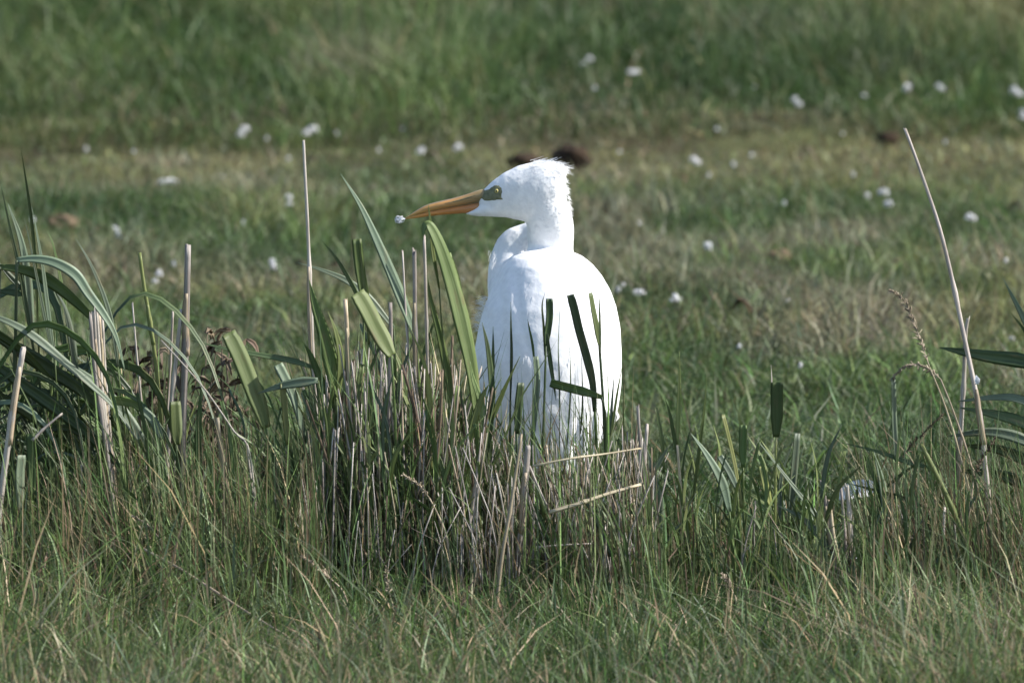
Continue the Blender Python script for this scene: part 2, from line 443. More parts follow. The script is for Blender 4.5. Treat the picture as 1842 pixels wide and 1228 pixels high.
def meadow():
    # ---- grazed turf behind the egret
    def scatter(n, y0, y1, marg=1.0):
        yy = RS.uniform(y0, y1, n)
        half = 0.0461*(yy+20)+marg
        return RS.uniform(-1, 1, n)*half, yy
    n = 250000
    x, y = scatter(n, 0.4, 10.9)
    a = vnoise(x, y, 0.9, 21); b = vnoise(x, y*0.7, 2.6, 22); c = vnoise(x, y, 7, 23)
    lush = sstep(3.6, 1.2, y)*1.0
    dry = np.clip((a-0.50)*2.2+(b-0.5)*1.2, 0, 1)*(1-lush*0.8)
    band = sstep(8.2, 9.6, y)
    rgt = sstep(0.3, 1.4, x)
    dry = np.clip(dry+band*(0.35+0.5*b)+0.25*rgt*sstep(2.5, 5, y)*sstep(0.35, 0.7, a), 0, 1)
    col = lerp(GREEN, OLIVE, np.clip(dry*1.3, 0, 1))
    col = lerp(col, DEEP*0.85, np.clip(lush*(0.55+0.6*a)+0.6*sstep(0.6, 0.25, b), 0, 1)*(1-dry))
    p2 = vnoise(x, y*0.5, 3.4, 24); p3 = vnoise(x, y*0.45, 1.5, 25)
    col = lerp(col, TAN, sstep(0.60, 0.85, p2)*0.65*(1-lush*0.7))
    col = lerp(col, DEEP, sstep(0.58, 0.85, p3)*0.75)
    isdry = RS.rand(n) < (0.04+0.13*dry)
    col = np.where(isdry[:, None], lerp(DRYC, BROWN, RS.rand(n)), col)
    isgrey = RS.rand(n) < 0.12
    col = np.where((isgrey & ~isdry)[:, None], GREY, col)
    h = 0.045+0.040*b+0.035*lush*a+0.02*RS.rand(n)
    h *= (1-0.5*band)*np.exp(RS.normal(0, 0.3, n))*(0.7+0.6*c)
    fp = ground_at(1545, 884, .06)
    h = np.where((np.abs(x-fp.x) < .075) & (y > fp.y-.75) & (y < fp.y+.02), h*.55, h)
    blade_mesh('pasture_grass', x, y, h, RS.uniform(0.003, 0.008, n), RS.uniform(0.2, 1.9, n), RS.uniform(0, 2*math.pi, n), jitter(col, 0.36), K=2,
               label='short grazed pasture grass around and behind the egret')
    # ---- rougher, taller grass beyond the low step
    n = 120000
    x, y = scatter(n, 10.6, 21.5, 1.2)
    a = vnoise(x, y*0.8, 0.8, 31); b = vnoise(x, y*0.6, 2.0, 32); c = vnoise(x, y, 6, 33)
    keep = RS.rand(n) < (0.35+0.65*sstep(0.15, 0.5, b))
    x, y, a, b, c = x[keep], y[keep], a[keep], b[keep], c[keep]; n = len(x)
    rgt = sstep(0.0, 1.3, x)*sstep(11.5, 14, y)
    dry = np.clip((a-0.5)*1.6+rgt*0.9*(0.4+b), 0, 1)
    col = lerp(GREEN, OLIVE, dry)
    col = lerp(col, DEEP, np.clip(sstep(0.62, 0.3, b), 0, 1)*(1-dry)*0.9)
    p2 = vnoise(x, y*0.45, 2.6, 34); p3 = vnoise(x, y*0.4, 1.3, 35)
    col = lerp(col, TAN*0.9, sstep(0.60, 0.85, p2)*0.6)
    col = lerp(col, DEEP*0.85, sstep(0.5, 0.8, p3)*0.85*(1-rgt*0.6))
    isdry = RS.rand(n) < (0.04+0.22*dry)
    col = np.where(isdry[:, None], lerp(DRYC, OLIVE, RS.rand(n)), col)
    h = (0.06+0.16*b*sstep(10.6, 13, y)+0.05*a)*np.exp(RS.normal(0, 0.3, n))*(0.7+0.6*c)
    blade_mesh('rough_grass', x, y, h, RS.uniform(0.004, 0.008, n), RS.uniform(0.1, 1.4, n), RS.uniform(0, 2*math.pi, n), jitter(col, 0.28), K=3,
               label='taller rough grass beyond the low bank in the pasture')
    # ---- far field, thinning out
    n = 40000
    yy = 21+RS.rand(n)**1.6*35
    x = RS.uniform(-1, 1, n)*(0.06*(yy+20)+2)
    col = lerp(GREEN, OLIVE, vnoise(x, yy, 0.6, 41))
    blade_mesh('far_grass', x, yy, RS.uniform(0.12, 0.3, n), RS.uniform(0.01, 0.02, n), RS.uniform(0.1, 0.7, n), RS.uniform(0, 6.28, n), jitter(col, 0.3), K=2,
               label='grass of the open field far beyond the pasture')
    # ---- foreground turf, fine, half dry, uneven
    n = 95000
    x = RS.uniform(-1.6, 1.6, n); y = RS.uniform(-2.6, -0.25, n)
    a = vnoise(x, y, 2.2, 51); b = vnoise(x, y, 6, 52); c = vnoise(x, y, 17, 53)
    keep = RS.rand(n) < 0.30+0.9*sstep(0.25, 0.65, c)
    x, y, a, b, c = x[keep], y[keep], a[keep], b[keep], c[keep]; n = len(x)
    col = lerp(GREEN, DEEP, np.clip(1.6*(0.62-a), 0, 1))
    isdry = RS.rand(n) < (0.10+0.32*sstep(0.35, 0.75, b))
    col = np.where(isdry[:, None], lerp(DRYC*1.45, BROWN*1.4, RS.rand(n)**1.6), col)
    col = np.where((RS.rand(n) < 0.16)[:, None], GREY, col)
    h = (0.025+0.10*sstep(0.3, 0.8, a)*b+0.06*c)*np.exp(RS.normal(0, 0.45, n))
    blade_mesh('foreground_grass', x, y, h, RS.uniform(0.0014, 0.0046, n), RS.uniform(0.05, 1.3, n), RS.uniform(0, 6.28, n), jitter(col, 0.38), K=3,
               label='short fine half dry grass in front of the reed tuft')
    # ---- tall grass to the two sides of the tuft
    def tall(name, n, x0, x1, y0, y1, hb, hv, lab, dryp, wr=(0.0015, 0.0045), greenmix=0.5, shape=None):
        x = RS.uniform(x0, x1, n); y = RS.uniform(y0, y1, n)
        a = vnoise(x, y*0.5, 5, 61)
        if shape is not None:
            keep = RS.rand(n) < shape(x, y); x, y, a = x[keep], y[keep], a[keep]; n = len(x)
        col = lerp(lerp(GREEN*1.1, DEEP*1.15, np.clip(RS.rand(n)*greenmix*1.4, 0, 1)), GREY*1.05, RS.rand(n)*0.7)
        isdry = RS.rand(n) < dryp
        col = np.where(isdry[:, None], lerp(DRYC*1.3, BROWN, RS.rand(n)), col)
        h = np.minimum((hb+hv*a)*np.exp(RS.normal(0, 0.28, n)), (hb+hv)*0.98)
        ld = RS.normal(math.pi, 1.3, n)
        blade_mesh(name, x, y, h, RS.uniform(*wr, n), np.abs(RS.normal(0.22, 0.22, n)), ld, jitter(col, 0.42), K=4, droop=2.2, label=lab)
    edge = lambda x, y: sstep(-0.98, -0.52, y+0.45*(vnoise(x, y*0, 4.5, 91)-0.5))
    tall('tall_grass', 5600, -1.15, -0.33, -1.0, 0.10, 0.09, 0.26, 'tall fine green grass crowded round the arching reeds', 0.16, shape=lambda x, y: edge(x, y)*(0.25+0.9*sstep(0.3, 0.7, vnoise(x, y, 13, 93))), wr=(0.0018, 0.0068))
    tall('tall_grass', 4600, 0.24, 1.15, -1.0, 0.05, 0.06, 0.15, 'tall fine green grass between the single reeds beside the tuft', 0.22,
         shape=lambda x, y: edge(x, y)*(0.25+0.9*sstep(0.3, 0.7, vnoise(x, y, 13, 94))), wr=(0.0018, 0.0062))
    tall('tall_grass', 1500, -0.42, 0.30, -1.0, -0.42, 0.045, 0.07, 'green grass growing at the foot of the reed tuft', 0.3, shape=edge)
    tall('dead_grass', 1300, -0.36, 0.25, -0.50, -0.12, 0.12, 0.16, 'tangle of dead brown grass packed inside the reed tuft', 1.0, wr=(0.0015, 0.004))
    tall('dead_grass', 450, 0.66, 1.1, -0.6, -0.2, 0.16, 0.18, 'tangle of dead straw grass at the foot of the tall leaning stalk', 0.9, wr=(0.001, 0.003))
    tall('tall_grass', 1500, -1.1, -0.33, -0.75, -0.5, 0.20, 0.20, 'long thin pale grass standing in front of the arching reeds', 0.35, wr=(0.0015, 0.0035), greenmix=0.1)
    tall('tall_grass', 620, -0.07, 0.21, -0.48, -0.22, 0.22, 0.22, 'thin green grass growing up in front of the wing tips', 0.22, wr=(0.002, 0.005), greenmix=0.6)
    tall('tall_grass', 620, -0.37, -0.06, -0.52, -0.2, 0.24, 0.30, 'thin green grass growing through the tall half of the tuft', 0.06, wr=(0.003, 0.008), greenmix=0.4)
    tall('tall_grass', 900, 0.62, 1.12, -0.62, -0.1, 0.16, 0.24, 'long thin grass tangled round the very tall leaning stalk', 0.2, wr=(0.0012, 0.0035), greenmix=0.6)
    tall('tall_grass', 900, -1.15, -0.62, -0.5, 0.0, 0.26, 0.26, 'long dark green grass massed among the arching reeds', 0.06, wr=(0.003, 0.008), greenmix=0.9)
    tall('tall_grass', 520, -0.37, 0.27, -0.66, -0.48, 0.13, 0.20, 'long thin green grass standing in front of the tuft', 0.15, wr=(0.002, 0.0045), greenmix=0.4)
    tall('dead_grass', 700, -0.66, -0.33, -0.6, -0.15, 0.12, 0.16, 'dead straw grass between the arching reeds and the tuft', 1.0, wr=(0.001, 0.003))
meadow()

# ------------------------------------------------------------------ the egret
def loft(rings, n=28):
    """closed skin through elliptical rings: (centre, axis_a, axis_b)"""
    V, Fc = [], []
    for c, a, b in rings:
        for k in range(n):
            th = 2*math.pi*k/n
            V.append(c + a*math.cos(th) + b*math.sin(th))
    m = len(rings)
    for i in range(m-1):
        for k in range(n):
            k2 = (k+1) % n
            Fc.append((i*n+k, i*n+k2, (i+1)*n+k2, (i+1)*n+k))
    Fc.append(tuple(range(n-1, -1, -1))); Fc.append(tuple(range((m-1)*n, m*n)))
    return V, Fc

HY = 0.150        # plane of the head and bill
def egret():
    org = Vector((P(975, 1030, 0.05).x, 0.06, 0.0))
    root = empty('egret', org)
    tag(root, 'white egret standing behind the reed tuft with its head turned side on', 'bird')
    X = Vector((1, 0, 0)); Yv = Vector((0, 1, 0)); Z = Vector((0, 0, 1))
    # trunk: upright, back to the camera, upper back leaning away, tail low and nearer
    body = [(449, 972, 1002, .120, .020), (453, 945, 1028, .118, .050), (462, 922, 1048, .115, .075), (476, 908, 1066, .112, .094),
            (495, 897, 1082, .108, .108), (520, 884, 1097, .100, .120), (550, 871, 1108, .090, .128), (590, 860, 1116, .076, .130),
            (640, 852, 1119, .058, .124), (690, 854, 1118, .040, .110), (735, 862, 1112, .022, .092), (775, 878, 1096, .004, .070),
            (810, 900, 1070, -.012, .048), (840, 925, 1045, -.024, .030), (862, 950, 1020, -.032, .014)]
    rings = []
    for py, xl, xr, yc, hd in body:
        p0 = P(xl, py, yc); p1 = P(xr, py, yc); c = (p0+p1)/2
        rings.append((c, X*((p1-p0).length/2), Yv*hd))
    parts = [loft(rings, 36)]
    # neck: from behind the shoulders up into the head, and the lower loop into the breast
    def sweep(path, n=24):
        pts = [P(a, b, y) for a, b, y, r, q in path]
        r_ = [r for *_, r, q in path]; q_ = [q for *_, q in path]
        m = 5*(len(path)-1)+1
        ps = catmull(pts, m)
        rr = [float(np.interp(i/(m-1), np.linspace(0, 1, len(path)), r_)) for i in range(m)]
        qq = [float(np.interp(i/(m-1), np.linspace(0, 1, len(path)), q_)) for i in range(m)]
        T = frames(ps); out = []
        for p, t, r, q in zip(ps, T, rr, qq):
            a = t.cross(Yv).normalized(); b = t.cross(a).normalized()
            out.append((p, a*r, b*q))
        return loft(out, n)
    parts.append(sweep([(957, 338, HY, .032, .028), (972, 356, HY, .038, .030), (985, 382, HY+.003, .0415, .032), (990, 412, HY+.010, .0425, .034),
                        (990, 445, HY+.020, .0415, .036), (986, 490, HY+.01, .046, .040), (978, 540, HY-.02, .06, .05)]))
    parts.append(sweep([(978, 404, HY+.075, .016, .026), (954, 426, HY+.088, .029, .030), (932, 447, HY+.090, .041, .034), (923, 480, HY+.080, .0445, .038),
                        (922, 525, HY+.050, .046, .044), (935, 590, HY-.01, .05, .05)]))
    head = [(862, 344, 388, .0085), (872, 339.5, 389.5, .0135), (888, 324, 390, .0195), (908, 309, 391, .024), (932, 297.5, 396, .0275),
            (958, 291.5, 401, .0300), (980, 291, 400, .0305), (998, 295, 390, .0265), (1010, 300, 372, .018), (1018, 309, 352, .008)]
    hr = []
    for px, t, b, hd in head:
        p0 = P(px, t, HY); p1 = P(px, b, HY)
        hr.append(((p0+p1)/2, Z*((p0-p1).length/2), Yv*hd))
    parts.append(loft(hr, 28))
    hr = []
    for px, t, b, hd in [(837, 383.2, 385, .004), (845, 379.5, 387, .009), (854, 374, 388.3, .0125), (864, 366.5, 389, .0145), (878, 362, 389.5, .017), (895, 358, 389.5, .018)]:
        p0 = P(px, t, HY); p1 = P(px, b, HY)
        hr.append(((p0+p1)/2, Z*((p0-p1).length/2), Yv*hd))
    parts.append(loft(hr, 24))
    # fuse
    tmp = mesh_obj('egret_tmp', join(*parts), M['plume'])
    md = tmp.modifiers.new('r', 'REMESH'); md.mode = 'VOXEL'; md.voxel_size = 0.0032; md.use_smooth_shade = True
    ms = tmp.modifiers.new('s', 'SMOOTH'); ms.factor = 0.5; ms.iterations = 9
    dg = bpy.context.evaluated_depsgraph_get()
    me = bpy.data.meshes.new_from_object(tmp.evaluated_get(dg))
    bpy.data.objects.remove(tmp)
    nv = len(me.vertices)
    co = np.empty(nv*3, np.float32); me.vertices.foreach_get('co', co); co = co.reshape(-1, 3)
    no = np.empty(nv*3, np.float32); me.vertices.foreach_get('normal', no); no = no.reshape(-1, 3)
    # soft feather lumps along the plumage
    d = (vnoise(co[:, 0]*1.6+co[:, 1], co[:, 2], 55, 71)-0.5)*0.0008 + (vnoise(co[:, 0]+co[:, 1], co[:, 2]*0.6, 22, 72)-0.5)*0.0012
    # folded wings: the rear edges of both wings meet low on the back, long feathers lie under them
    wx = co[:, 0]*1000+921; wz = (1030-co[:, 2]*1000)
    back = sstep(0.15, 0.5, -no[:, 1])
    for (xa, za, xb, zb, bow) in ((902, 505, 1000, 815, -34), (1092, 520, 1004, 815, 24), (925, 470, 1010, 740, -22), (1060, 480, 1004, 740, 16)):
        t = np.clip((wz-za)/(zb-za), 0, 1)
        xc = xa+(xb-xa)*t+bow*np.sin(math.pi*t)
        d = d - 0.0019*np.exp(-((wx-xc)/9.0)**2)*sstep(0, .12, t)*sstep(1, .85, t)*back
        d = d + 0.0010*np.exp(-((wx-xc-12*np.sign(xc-990))/12.0)**2)*sstep(0, .12, t)*sstep(1, .85, t)*back
    d = d + (vnoise(co[:, 0]+0.25*co[:, 2]*np.sign(co[:, 0]-.07), co[:, 2]*0.05, 95, 73)-0.5)*0.0013*back*sstep(560, 680, wz)
    co = co + no*d[:, None]
    co = co - np.array(org, np.float32)
    me.vertices.foreach_set('co', co.reshape(-1).astype(np.float32)); me.update()
    me.materials.clear(); me.materials.append(M['plume'])
    me.polygons.foreach_set('use_smooth', [True]*len(me.polygons))
    bo = bpy.data.objects.new('body', me); link(bo, root)
    bm = bmesh.new(); bm.from_mesh(me); bvh = BVHTree.FromBMesh(bm)
    camp = Vector((0, CAM_Y, CAM_H))
    def hit(px, py, off=0.0):
        dr = (P(px, py, 0)-camp).normalized()
        q, nn, _, _ = bvh.ray_cast(camp-org, dr)
        if q is None: q, nn, _, _ = bvh.find_nearest(P(px, py, HY)-org)
        return q + org + nn*off, nn
    # --- plumage: fine barbs lying along the feather tracts
    bm.faces.ensure_lookup_table()
    areas = np.array([f.calc_area() for f in bm.faces])
    cen = [f.calc_center_median() for f in bm.faces]
    cz_head = P(960, 415, HY).z; zneck = P(960, 455, HY).z
    ns = 9000
    wts = areas.copy()
    zz = np.array([c.z for c in cen]); wts[zz > zneck] *= 2.2
    idx = RS.choice(len(areas), ns, p=wts/wts.sum())
    hx0 = P(905, 340, HY).x
    V, Fc = [], []
    for i in idx:
        f = bm.faces[int(i)]; p = cen[int(i)]; n = f.normal
        w = p + org
        if w.z < zneck and random.random() < 0.93: continue
        if w.x < hx0 and w.z > cz_head: continue           # bare face stays smooth
        if w.z > cz_head: fl = Vector((0.9, 0, -0.35))
        elif w.z > zneck: fl = Vector((-0.1, 0, -1))
        else: fl = Vector((0.10*(1 if w.x > org.x else -1)*-1, -0.25, -1))
        fl = fl - n*fl.dot(n)
        if fl.length < 1e-3: continue
        fl.normalize()
        sd_ = n.cross(fl)
        fl = (fl + sd_*random.gauss(0, 0.22)).normalized()
        ln = random.uniform(0.007, 0.013) if w.z > zneck else random.uniform(0.012, 0.024)
        lift = random.uniform(0.0, 0.05) if w.z > zneck else random.uniform(0.0, 0.03)
        wd = random.uniform(0.0010, 0.0020) if w.z > zneck else random.uniform(0.0014, 0.0030)
        s = n.cross(fl).normalized()*wd*0.5
        a = w - n*0.0010; m = w + fl*ln*0.55 + n*(0.0002+ln*lift*0.4); e = w + fl*ln + n*(ln*lift-0.0004)
        o = len(V); V += [a-s, a+s, m-s*0.9, m+s*0.9, e]
        Fc += [(o, o+1, o+3, o+2), (o+2, o+3, o+4)]
    pl = mesh_obj('plumage', (V, Fc), M['plume'], root); pl['kind'] = 'stuff'
    # --- crest and loose hair-like plumes
    def hairs(name, lst, w=0.0007):
        V, Fc = [], []
        for p, dirv, ln, bend in lst:
            pts = [p + dirv*ln*u + bend*ln*u*u for u in (0, .35, .7, 1)]
            s = dirv.cross(Yv); s = (s.normalized() if s.length > 1e-3 else X)*w*0.5
            o = len(V)
            for k, q in enumerate(pts):
                kk = 1-0.8*k/3
                V += [q-s*kk, q+s*kk+Yv*0.0003]
            for k in range(3): Fc.append((o+2*k, o+2*k+1, o+2*k+3, o+2*k+2))
        ob = mesh_obj(name, (V, Fc), M['plume'], root); ob['kind'] = 'stuff'
        return ob
    L = []
    for _ in range(1300):
        u = random.random()**1.25
        q = Vector(catmull([P(968, 294, HY), P(1000, 298, HY), P(1013, 310, HY), P(1022, 352, HY), P(1026, 392, HY)], 60)[int(u*59)])
        q += Vector((random.uniform(-.016, .001), random.gauss(0, .012), random.uniform(-.006, .004)))
        out = Vector((0.95, 0, 0.20-0.85*u)).normalized()
        out = (out + Vector((random.gauss(0, .14), random.gauss(0, .2), random.gauss(0, .16)))).normalized()
        L.append((q, out, random.uniform(.012, .030)*random.uniform(.6, 1.1) if u < 0.42 else random.uniform(.003, .0095), Vector((0, 0, random.uniform(-.25, .1)))))
    for _ in range(10):   # the two little hairs standing up on the crown
        q = P(973+random.uniform(-3, 3), 294, HY)
        L.append((q, Vector((random.uniform(.15, .7), random.gauss(0, .1), 1)).normalized(), random.uniform(.008, .014), Vector((.5, 0, -.2))))
    hairs('crest', L)
    L = []
    for _ in range(160):
        u = random.random()
        q = P(868-10*u, 535+60*u, .088)
        L.append((q + Vector((random.uniform(0, .012), random.gauss(0, .02), 0)), Vector((-1, random.gauss(0, .3), random.uniform(-.1, .9))).normalized(), random.uniform(.008, .024), Vector((0, 0, random.uniform(-.5, .1)))))
    for _ in range(200):
        u = random.random()
        q = P(880+8*math.sin(u*3), 510-60*u, HY+.06)
        L.append((q + Vector((random.uniform(-.002, .01), random.gauss(0, .015), 0)), Vector((-.35, random.gauss(0, .3), -1)).normalized(), random.uniform(.008, .014), Vector((0, 0, -.1))))
    hairs('breast_plumes', L)
    # --- long wing and tail feathers lying over the lower back
    spec = [(905, 730, 884, 800, 34), (930, 725, 908, 822, 37), (955, 720, 935, 840, 38), (980, 720, 958, 852, 38), (1000, 715, 985, 862, 38),
            (1022, 720, 1012, 856, 38), (1045, 725, 1038, 846, 38), (1066, 730, 1060, 830, 37), (1086, 735, 1082, 808, 34), (1102, 740, 1100, 784, 28)]
    for k, (xa, ya, xb, yb, w) in enumerate(spec):
        pts = []
        for t in np.linspace(0, 1, 11):
            px, py = xa+(xb-xa)*t, ya+(yb-ya)*t
            q, nn = hit(px, min(py, 835), -0.0015+0.0004*(k % 2)+0.0025*t)
            if py > 835: q = P(px, py, q.y-0.002)
            pts.append(q)
        ws = [max(.002, w/1000*math.sin(math.pi*min(1, .12+.88*u))**.45) for u in np.linspace(0, 1, 11)]
        mesh_obj('wing_feather', ribbon(pts, ws, fold=-0.12, thick=0.0004), M['plume'], root)
    # --- bill
    def billpart(name, top, bot, mat, wbase, wtip=0.0012):
        n = 22; rr = []
        for i in range(n):
            u = i/(n-1)
            px = 729+u*(872-729)
            tp = float(np.interp(px, *zip(*top))); bp_ = float(np.interp(px, *zip(*bot)))
            p0 = P(px, tp, HY); p1 = P(px, bp_, HY)
            hw = wtip+(wbase-wtip)*u**0.9
            rr.append(((p0+p1)/2, Z*max(0.0007, (p0-p1).length/2), Yv*hw))
        return mesh_obj(name, loft(rr, 16), mat, root)
    gape = [(729, 392.6), (750, 386.5), (770, 381), (810, 373), (845, 366.5), (872, 361)]
    up_t = [(729, 391), (737, 387), (752, 377.5), (769, 369), (790, 363.5), (815, 357.5), (838, 350.5), (862, 341.5), (872, 340)]
    lo_b = [(729, 394), (745, 393), (770, 389), (800, 386), (839, 383.5), (872, 379)]
    ub = billpart('upper_bill', up_t, [(a, b-0.15) for a, b in gape], M['bill_up'], .0112)
    billpart('lower_bill', [(a, b+0.25) for a, b in gape], lo_b, M['bill_low'], .0100)
    # nostril slit, and the tan ridge line with its highlight put into the colour
    def bill_line(name, path, r, mat, yo):
        pts = catmull([P(a, b, HY-yo*(a-729)/143-0.0006) for a, b in path], 12)
        mesh_obj(name, tube(pts, [max(.0003, r*math.sin(math.pi*(.1+.85*i/11))) for i in range(12)], 6), mat, ub if False else root)
    bill_line('culmen_highlight', [(735, 388.5), (752, 377.6), (769, 369.1), (790, 363.6), (815, 357.6), (838, 350.6), (864, 341.5)], .0013, M['husk'], .0)
    bill_line('nostril_groove', [(800, 366.5), (822, 361.5), (845, 354.5), (858, 350.5)], .0010, M['lore'], .0116)
    # --- bare facial skin and eyes, both sides
    poly = [(858, 346), (868, 342.5), (880, 338.5), (889, 333), (897, 332), (903, 337), (904.5, 346), (903, 354), (906, 359.5), (899, 360.5), (888, 362), (876, 362.5), (866, 360), (860, 354)]
    pts = catmull([Vector((a, b, 0)) for a, b in poly+[poly[0]]], 53)[:-1]
    cx = sum(p.x for p in pts)/len(pts); cy = sum(p.y for p in pts)/len(pts)
    V, Fc = [], []; nr = 7; m = len(pts)
    for r in range(nr):
        k = 1-r/nr
        for p in pts:
            jj = random.uniform(.86, 1.0) if r == 0 else .92
            q, nn = hit(cx+(p.x-cx)*k*jj, cy+(p.y-cy)*k*jj, 0.0013 if r else -0.0003); V.append(q)
    q, nn = hit(cx, cy, 0.0016); V.append(q)
    for r in range(nr-1):
        for i in range(m): Fc.append((r*m+i, r*m+(i+1) % m, (r+1)*m+(i+1) % m, (r+1)*m+i))
    for i in range(m): Fc.append(((nr-1)*m+i, (nr-1)*m+(i+1) % m, nr*m))
    yh = P(880, 360, HY).y
    mir = lambda vf: ([Vector((v.x, 2*yh-v.y, v.z)) for v in vf[0]], vf[1])
    mesh_obj('facial_skin', (V, Fc), M['lore'], root); mesh_obj('facial_skin', mir((V, Fc)), M['lore'], root)
    ec, en = hit(893.5, 343.5, -0.0012)
    def ball(c, r, ax, sx=1.0):
        bmm = bmesh.new(); bmesh.ops.create_uvsphere(bmm, u_segments=18, v_segments=12, radius=r)
        vs = [v.co.copy() for v in bmm.verts]; fs = [tuple(v.index for v in f.verts) for f in bmm.faces]; bmm.free()
        return [c + Vector((v.x, v.y*sx, v.z)) for v in vs], fs
    for side in (1, -1):
        c = ec if side == 1 else Vector((ec.x, 2*yh-ec.y, ec.z))
        eye = mesh_obj('eye', ball(c, .0046, 1), M['iris'], root)
        pu = ball(c + Vector((-0.0005, -.0032*side, 0.0002)), .0019, 1, 0.9)
        po = mesh_obj('pupil', pu, M['pupil'], root); po.parent = eye
        ring = []
        for k in range(25):
            th = 2*math.pi*k/24
            ring.append(c + Vector((math.cos(th)*.0047, -.0016*side, math.sin(th)*.0047)))
        eo = mesh_obj('eyelid', tube(ring, .0009, 6), M['lore'], root); eo.parent = eye
    # --- legs
    for px, yy, fx in ((955, .05, -.01), (1010, .07, .012)):
        hip = P(px, 770, yy); ank = Vector((hip.x+fx, yy-.035, .135)); foot = Vector((ank.x+fx*.5, yy+.0, .012))
        pts = catmull([hip, hip.lerp(ank, .5)+Vector((0, -.004, 0)), ank], 9)+catmull([ank, ank.lerp(foot, .5), foot], 7)[1:]
        rr = [float(np.interp(i, [0, 6, 8, 9, 13, 14], [.012, .006, .0075, .0055, .005, .0065])) for i in range(len(pts))]
        lg = mesh_obj('leg', tube(pts, rr, 10), M['leg'], root)
        toes = []
        for ang, ln in ((1.57, .075), (1.05, .065), (2.1, .065), (4.6, .045)):
            dv = Vector((math.cos(ang), math.sin(ang), 0))
            toes.append(tube([foot+Vector((0, 0, .0)), foot+dv*ln*.5+Vector((0, 0, -.002)), foot+dv*ln+Vector((0, 0, -.008))], [.0048, .0036, .0016], 7))
        ft = mesh_obj('foot', join(*toes), M['leg'], root); ft.parent = lg
    bm.free()
    # --- the scrap of white fluff in the bill tip
    c = P(719, 394, HY)
    bits = []
    for k in range(14):
        a0 = random.uniform(0, 6.28); pts = []
        for t in np.linspace(0, 1, 7):
            th = a0+t*random.uniform(1.6, 3.0)
            rr_ = random.uniform(.2, 1); pts.append(c + Vector((math.cos(th)*.0105*rr_, random.uniform(-.006, .006), math.sin(th)*.0065*rr_-.0012)))
        bits.append(ribbon(catmull(pts, 9), [.0028*math.sin(math.pi*(.1+.8*i/8)) for i in range(9)], fold=.2, twist=random.uniform(-1, 1)))
    bits.append(tube([P(712, 401, HY), c, P(731, 393.2, HY)], [.001, .0016, .0008], 6))
    o = mesh_obj('white_fluff', join(*bits), M['fluff'], None, loc=c)
    tag(o, 'small curled scrap of white fluff held in the tip of the bill', 'fluff')
egret()

# ------------------------------------------------------------------ single plants traced one by one
def plant(name, label, cat, Y, bx, parts, lean=0.0, group=None):
    """parts: (part_name, shape, material, path, width_px[, options]); 'g' in a path is the foot of the plant on the ground"""
    foot = P(bx, 1060, Y); foot = Vector((foot.x, Y, float(gz(foot.x, Y))-0.012))
    root = empty(name, foot)
    tag(root, label, cat, group)
    made = []
    for pt in parts:
        pn, shape, mat, path, w = pt[:5]; op = pt[5] if len(pt) > 5 else {}
        pts = []
        for q in path:
            if q == 'g': pts.append(foot.copy())
            else:
                p = P(q[0], q[1], Y); yy = Y + lean*p.z + op.get('dy', 0)
                pts.append(P(q[0], q[1], yy))
        wm = w/1000.0
        if shape == 'tube':
            n = max(5, 4*(len(pts)-1)+1)
            ps = catmull(pts, n)
            rr = [wm/2*(1.0-op.get('taper', .35)*i/(n-1)) for i in range(n)]
            vf = tube(ps, rr, 7, nodes=op.get('nodes', [n*3//5]), jag=op.get('jag', 0))
        else:
            n = max(9, 5*(len(pts)-1)+1)
            ps = catmull(pts, n)
            vf = ribbon(ps, wprofile(shape, n, wm), op.get('fold', .16), op.get('tw', random.uniform(.05, .65)), op.get('dtw', random.uniform(-.5, .5)), curl=op.get('curl', 0))
        par = made[op['of']] if 'of' in op else root
        o = mesh_obj(pn, vf, M[mat], root)
        if par is not root: o.parent = par
        made.append(o)
    return root

def stalk(label, Y, path, w, mat='straw', bx=None, lean=0.0, sheath=None, taper=.3, jag=.004, name='dry_reed_stalk', cat='reed stalk'):
    bx = path[0][0] if bx is None else bx
    parts = [('culm', 'tube', mat, ['g']+path, w, dict(taper=taper, jag=jag))]
    if sheath:
        (x0, y0), (x1, y1) = sheath
        parts.append(('leaf_sheath', 'even', 'gold' if mat == 'straw' else mat, [(x0, y0), ((x0+x1)/2-1, (y0+y1)/2), (x1, y1)], w*1.1, dict(fold=-.3, dy=-w/2000-.0005, tw=0, dtw=.3)))
    return plant(name, label, cat, Y, bx, parts, lean)

# dry stalks
stalk('tall thin pale dry stalk rising from the tuft to the height of the crown', -.33, [(578, 900), (570, 760), (563, 640), (558, 520), (553, 400), (549, 320), (546, 254)], 9, 'straw', 583, .02, ((561, 660), (556, 480)), .45)
stalk('very tall thin leaning dry stalk with a white speck on it', -.40, [(1778, 900), (1766, 770), (1752, 690), (1735, 610), (1712, 500), (1690, 410), (1660, 320), (1628, 232)], 11, 'straw', 1788, .03, ((1770, 800), (1757, 700)), .5)
stalk('straight dry stalk crossing behind the very tall leaning one', -.36, [(1714, 980), (1722, 870), (1729, 760), (1734, 680), (1737, 600), (1742, 570)], 11, 'straw', 1710, .02, ((1722, 880), (1728, 790)), .45)
stalk('tall grey cut stalk with a dark joint in front of the brown weed clump', -.30, [(328, 820), (331, 700), (334, 620), (336, 530), (338, 441)], 13, 'straw', 325, .0, ((335, 640), (336, 528)), .15)
stalk('slimmer grey stalk leaning on the tall grey cut stalk', -.31, [(300, 860), (308, 730), (317, 640), (327, 556)], 10, 'straw', 296, .02)
stalk('thin brown grey stalk beside the tall grey cut stalk', -.29, [(322, 820), (326, 700), (330, 600), (331, 545)], 7, 'brown', 322, .01)
stalk('short thin straw just outside the pair of grey stalks', -.27, [(298, 800), (304, 690), (308, 620), (311, 560)], 6, 'straw', 294, .01)
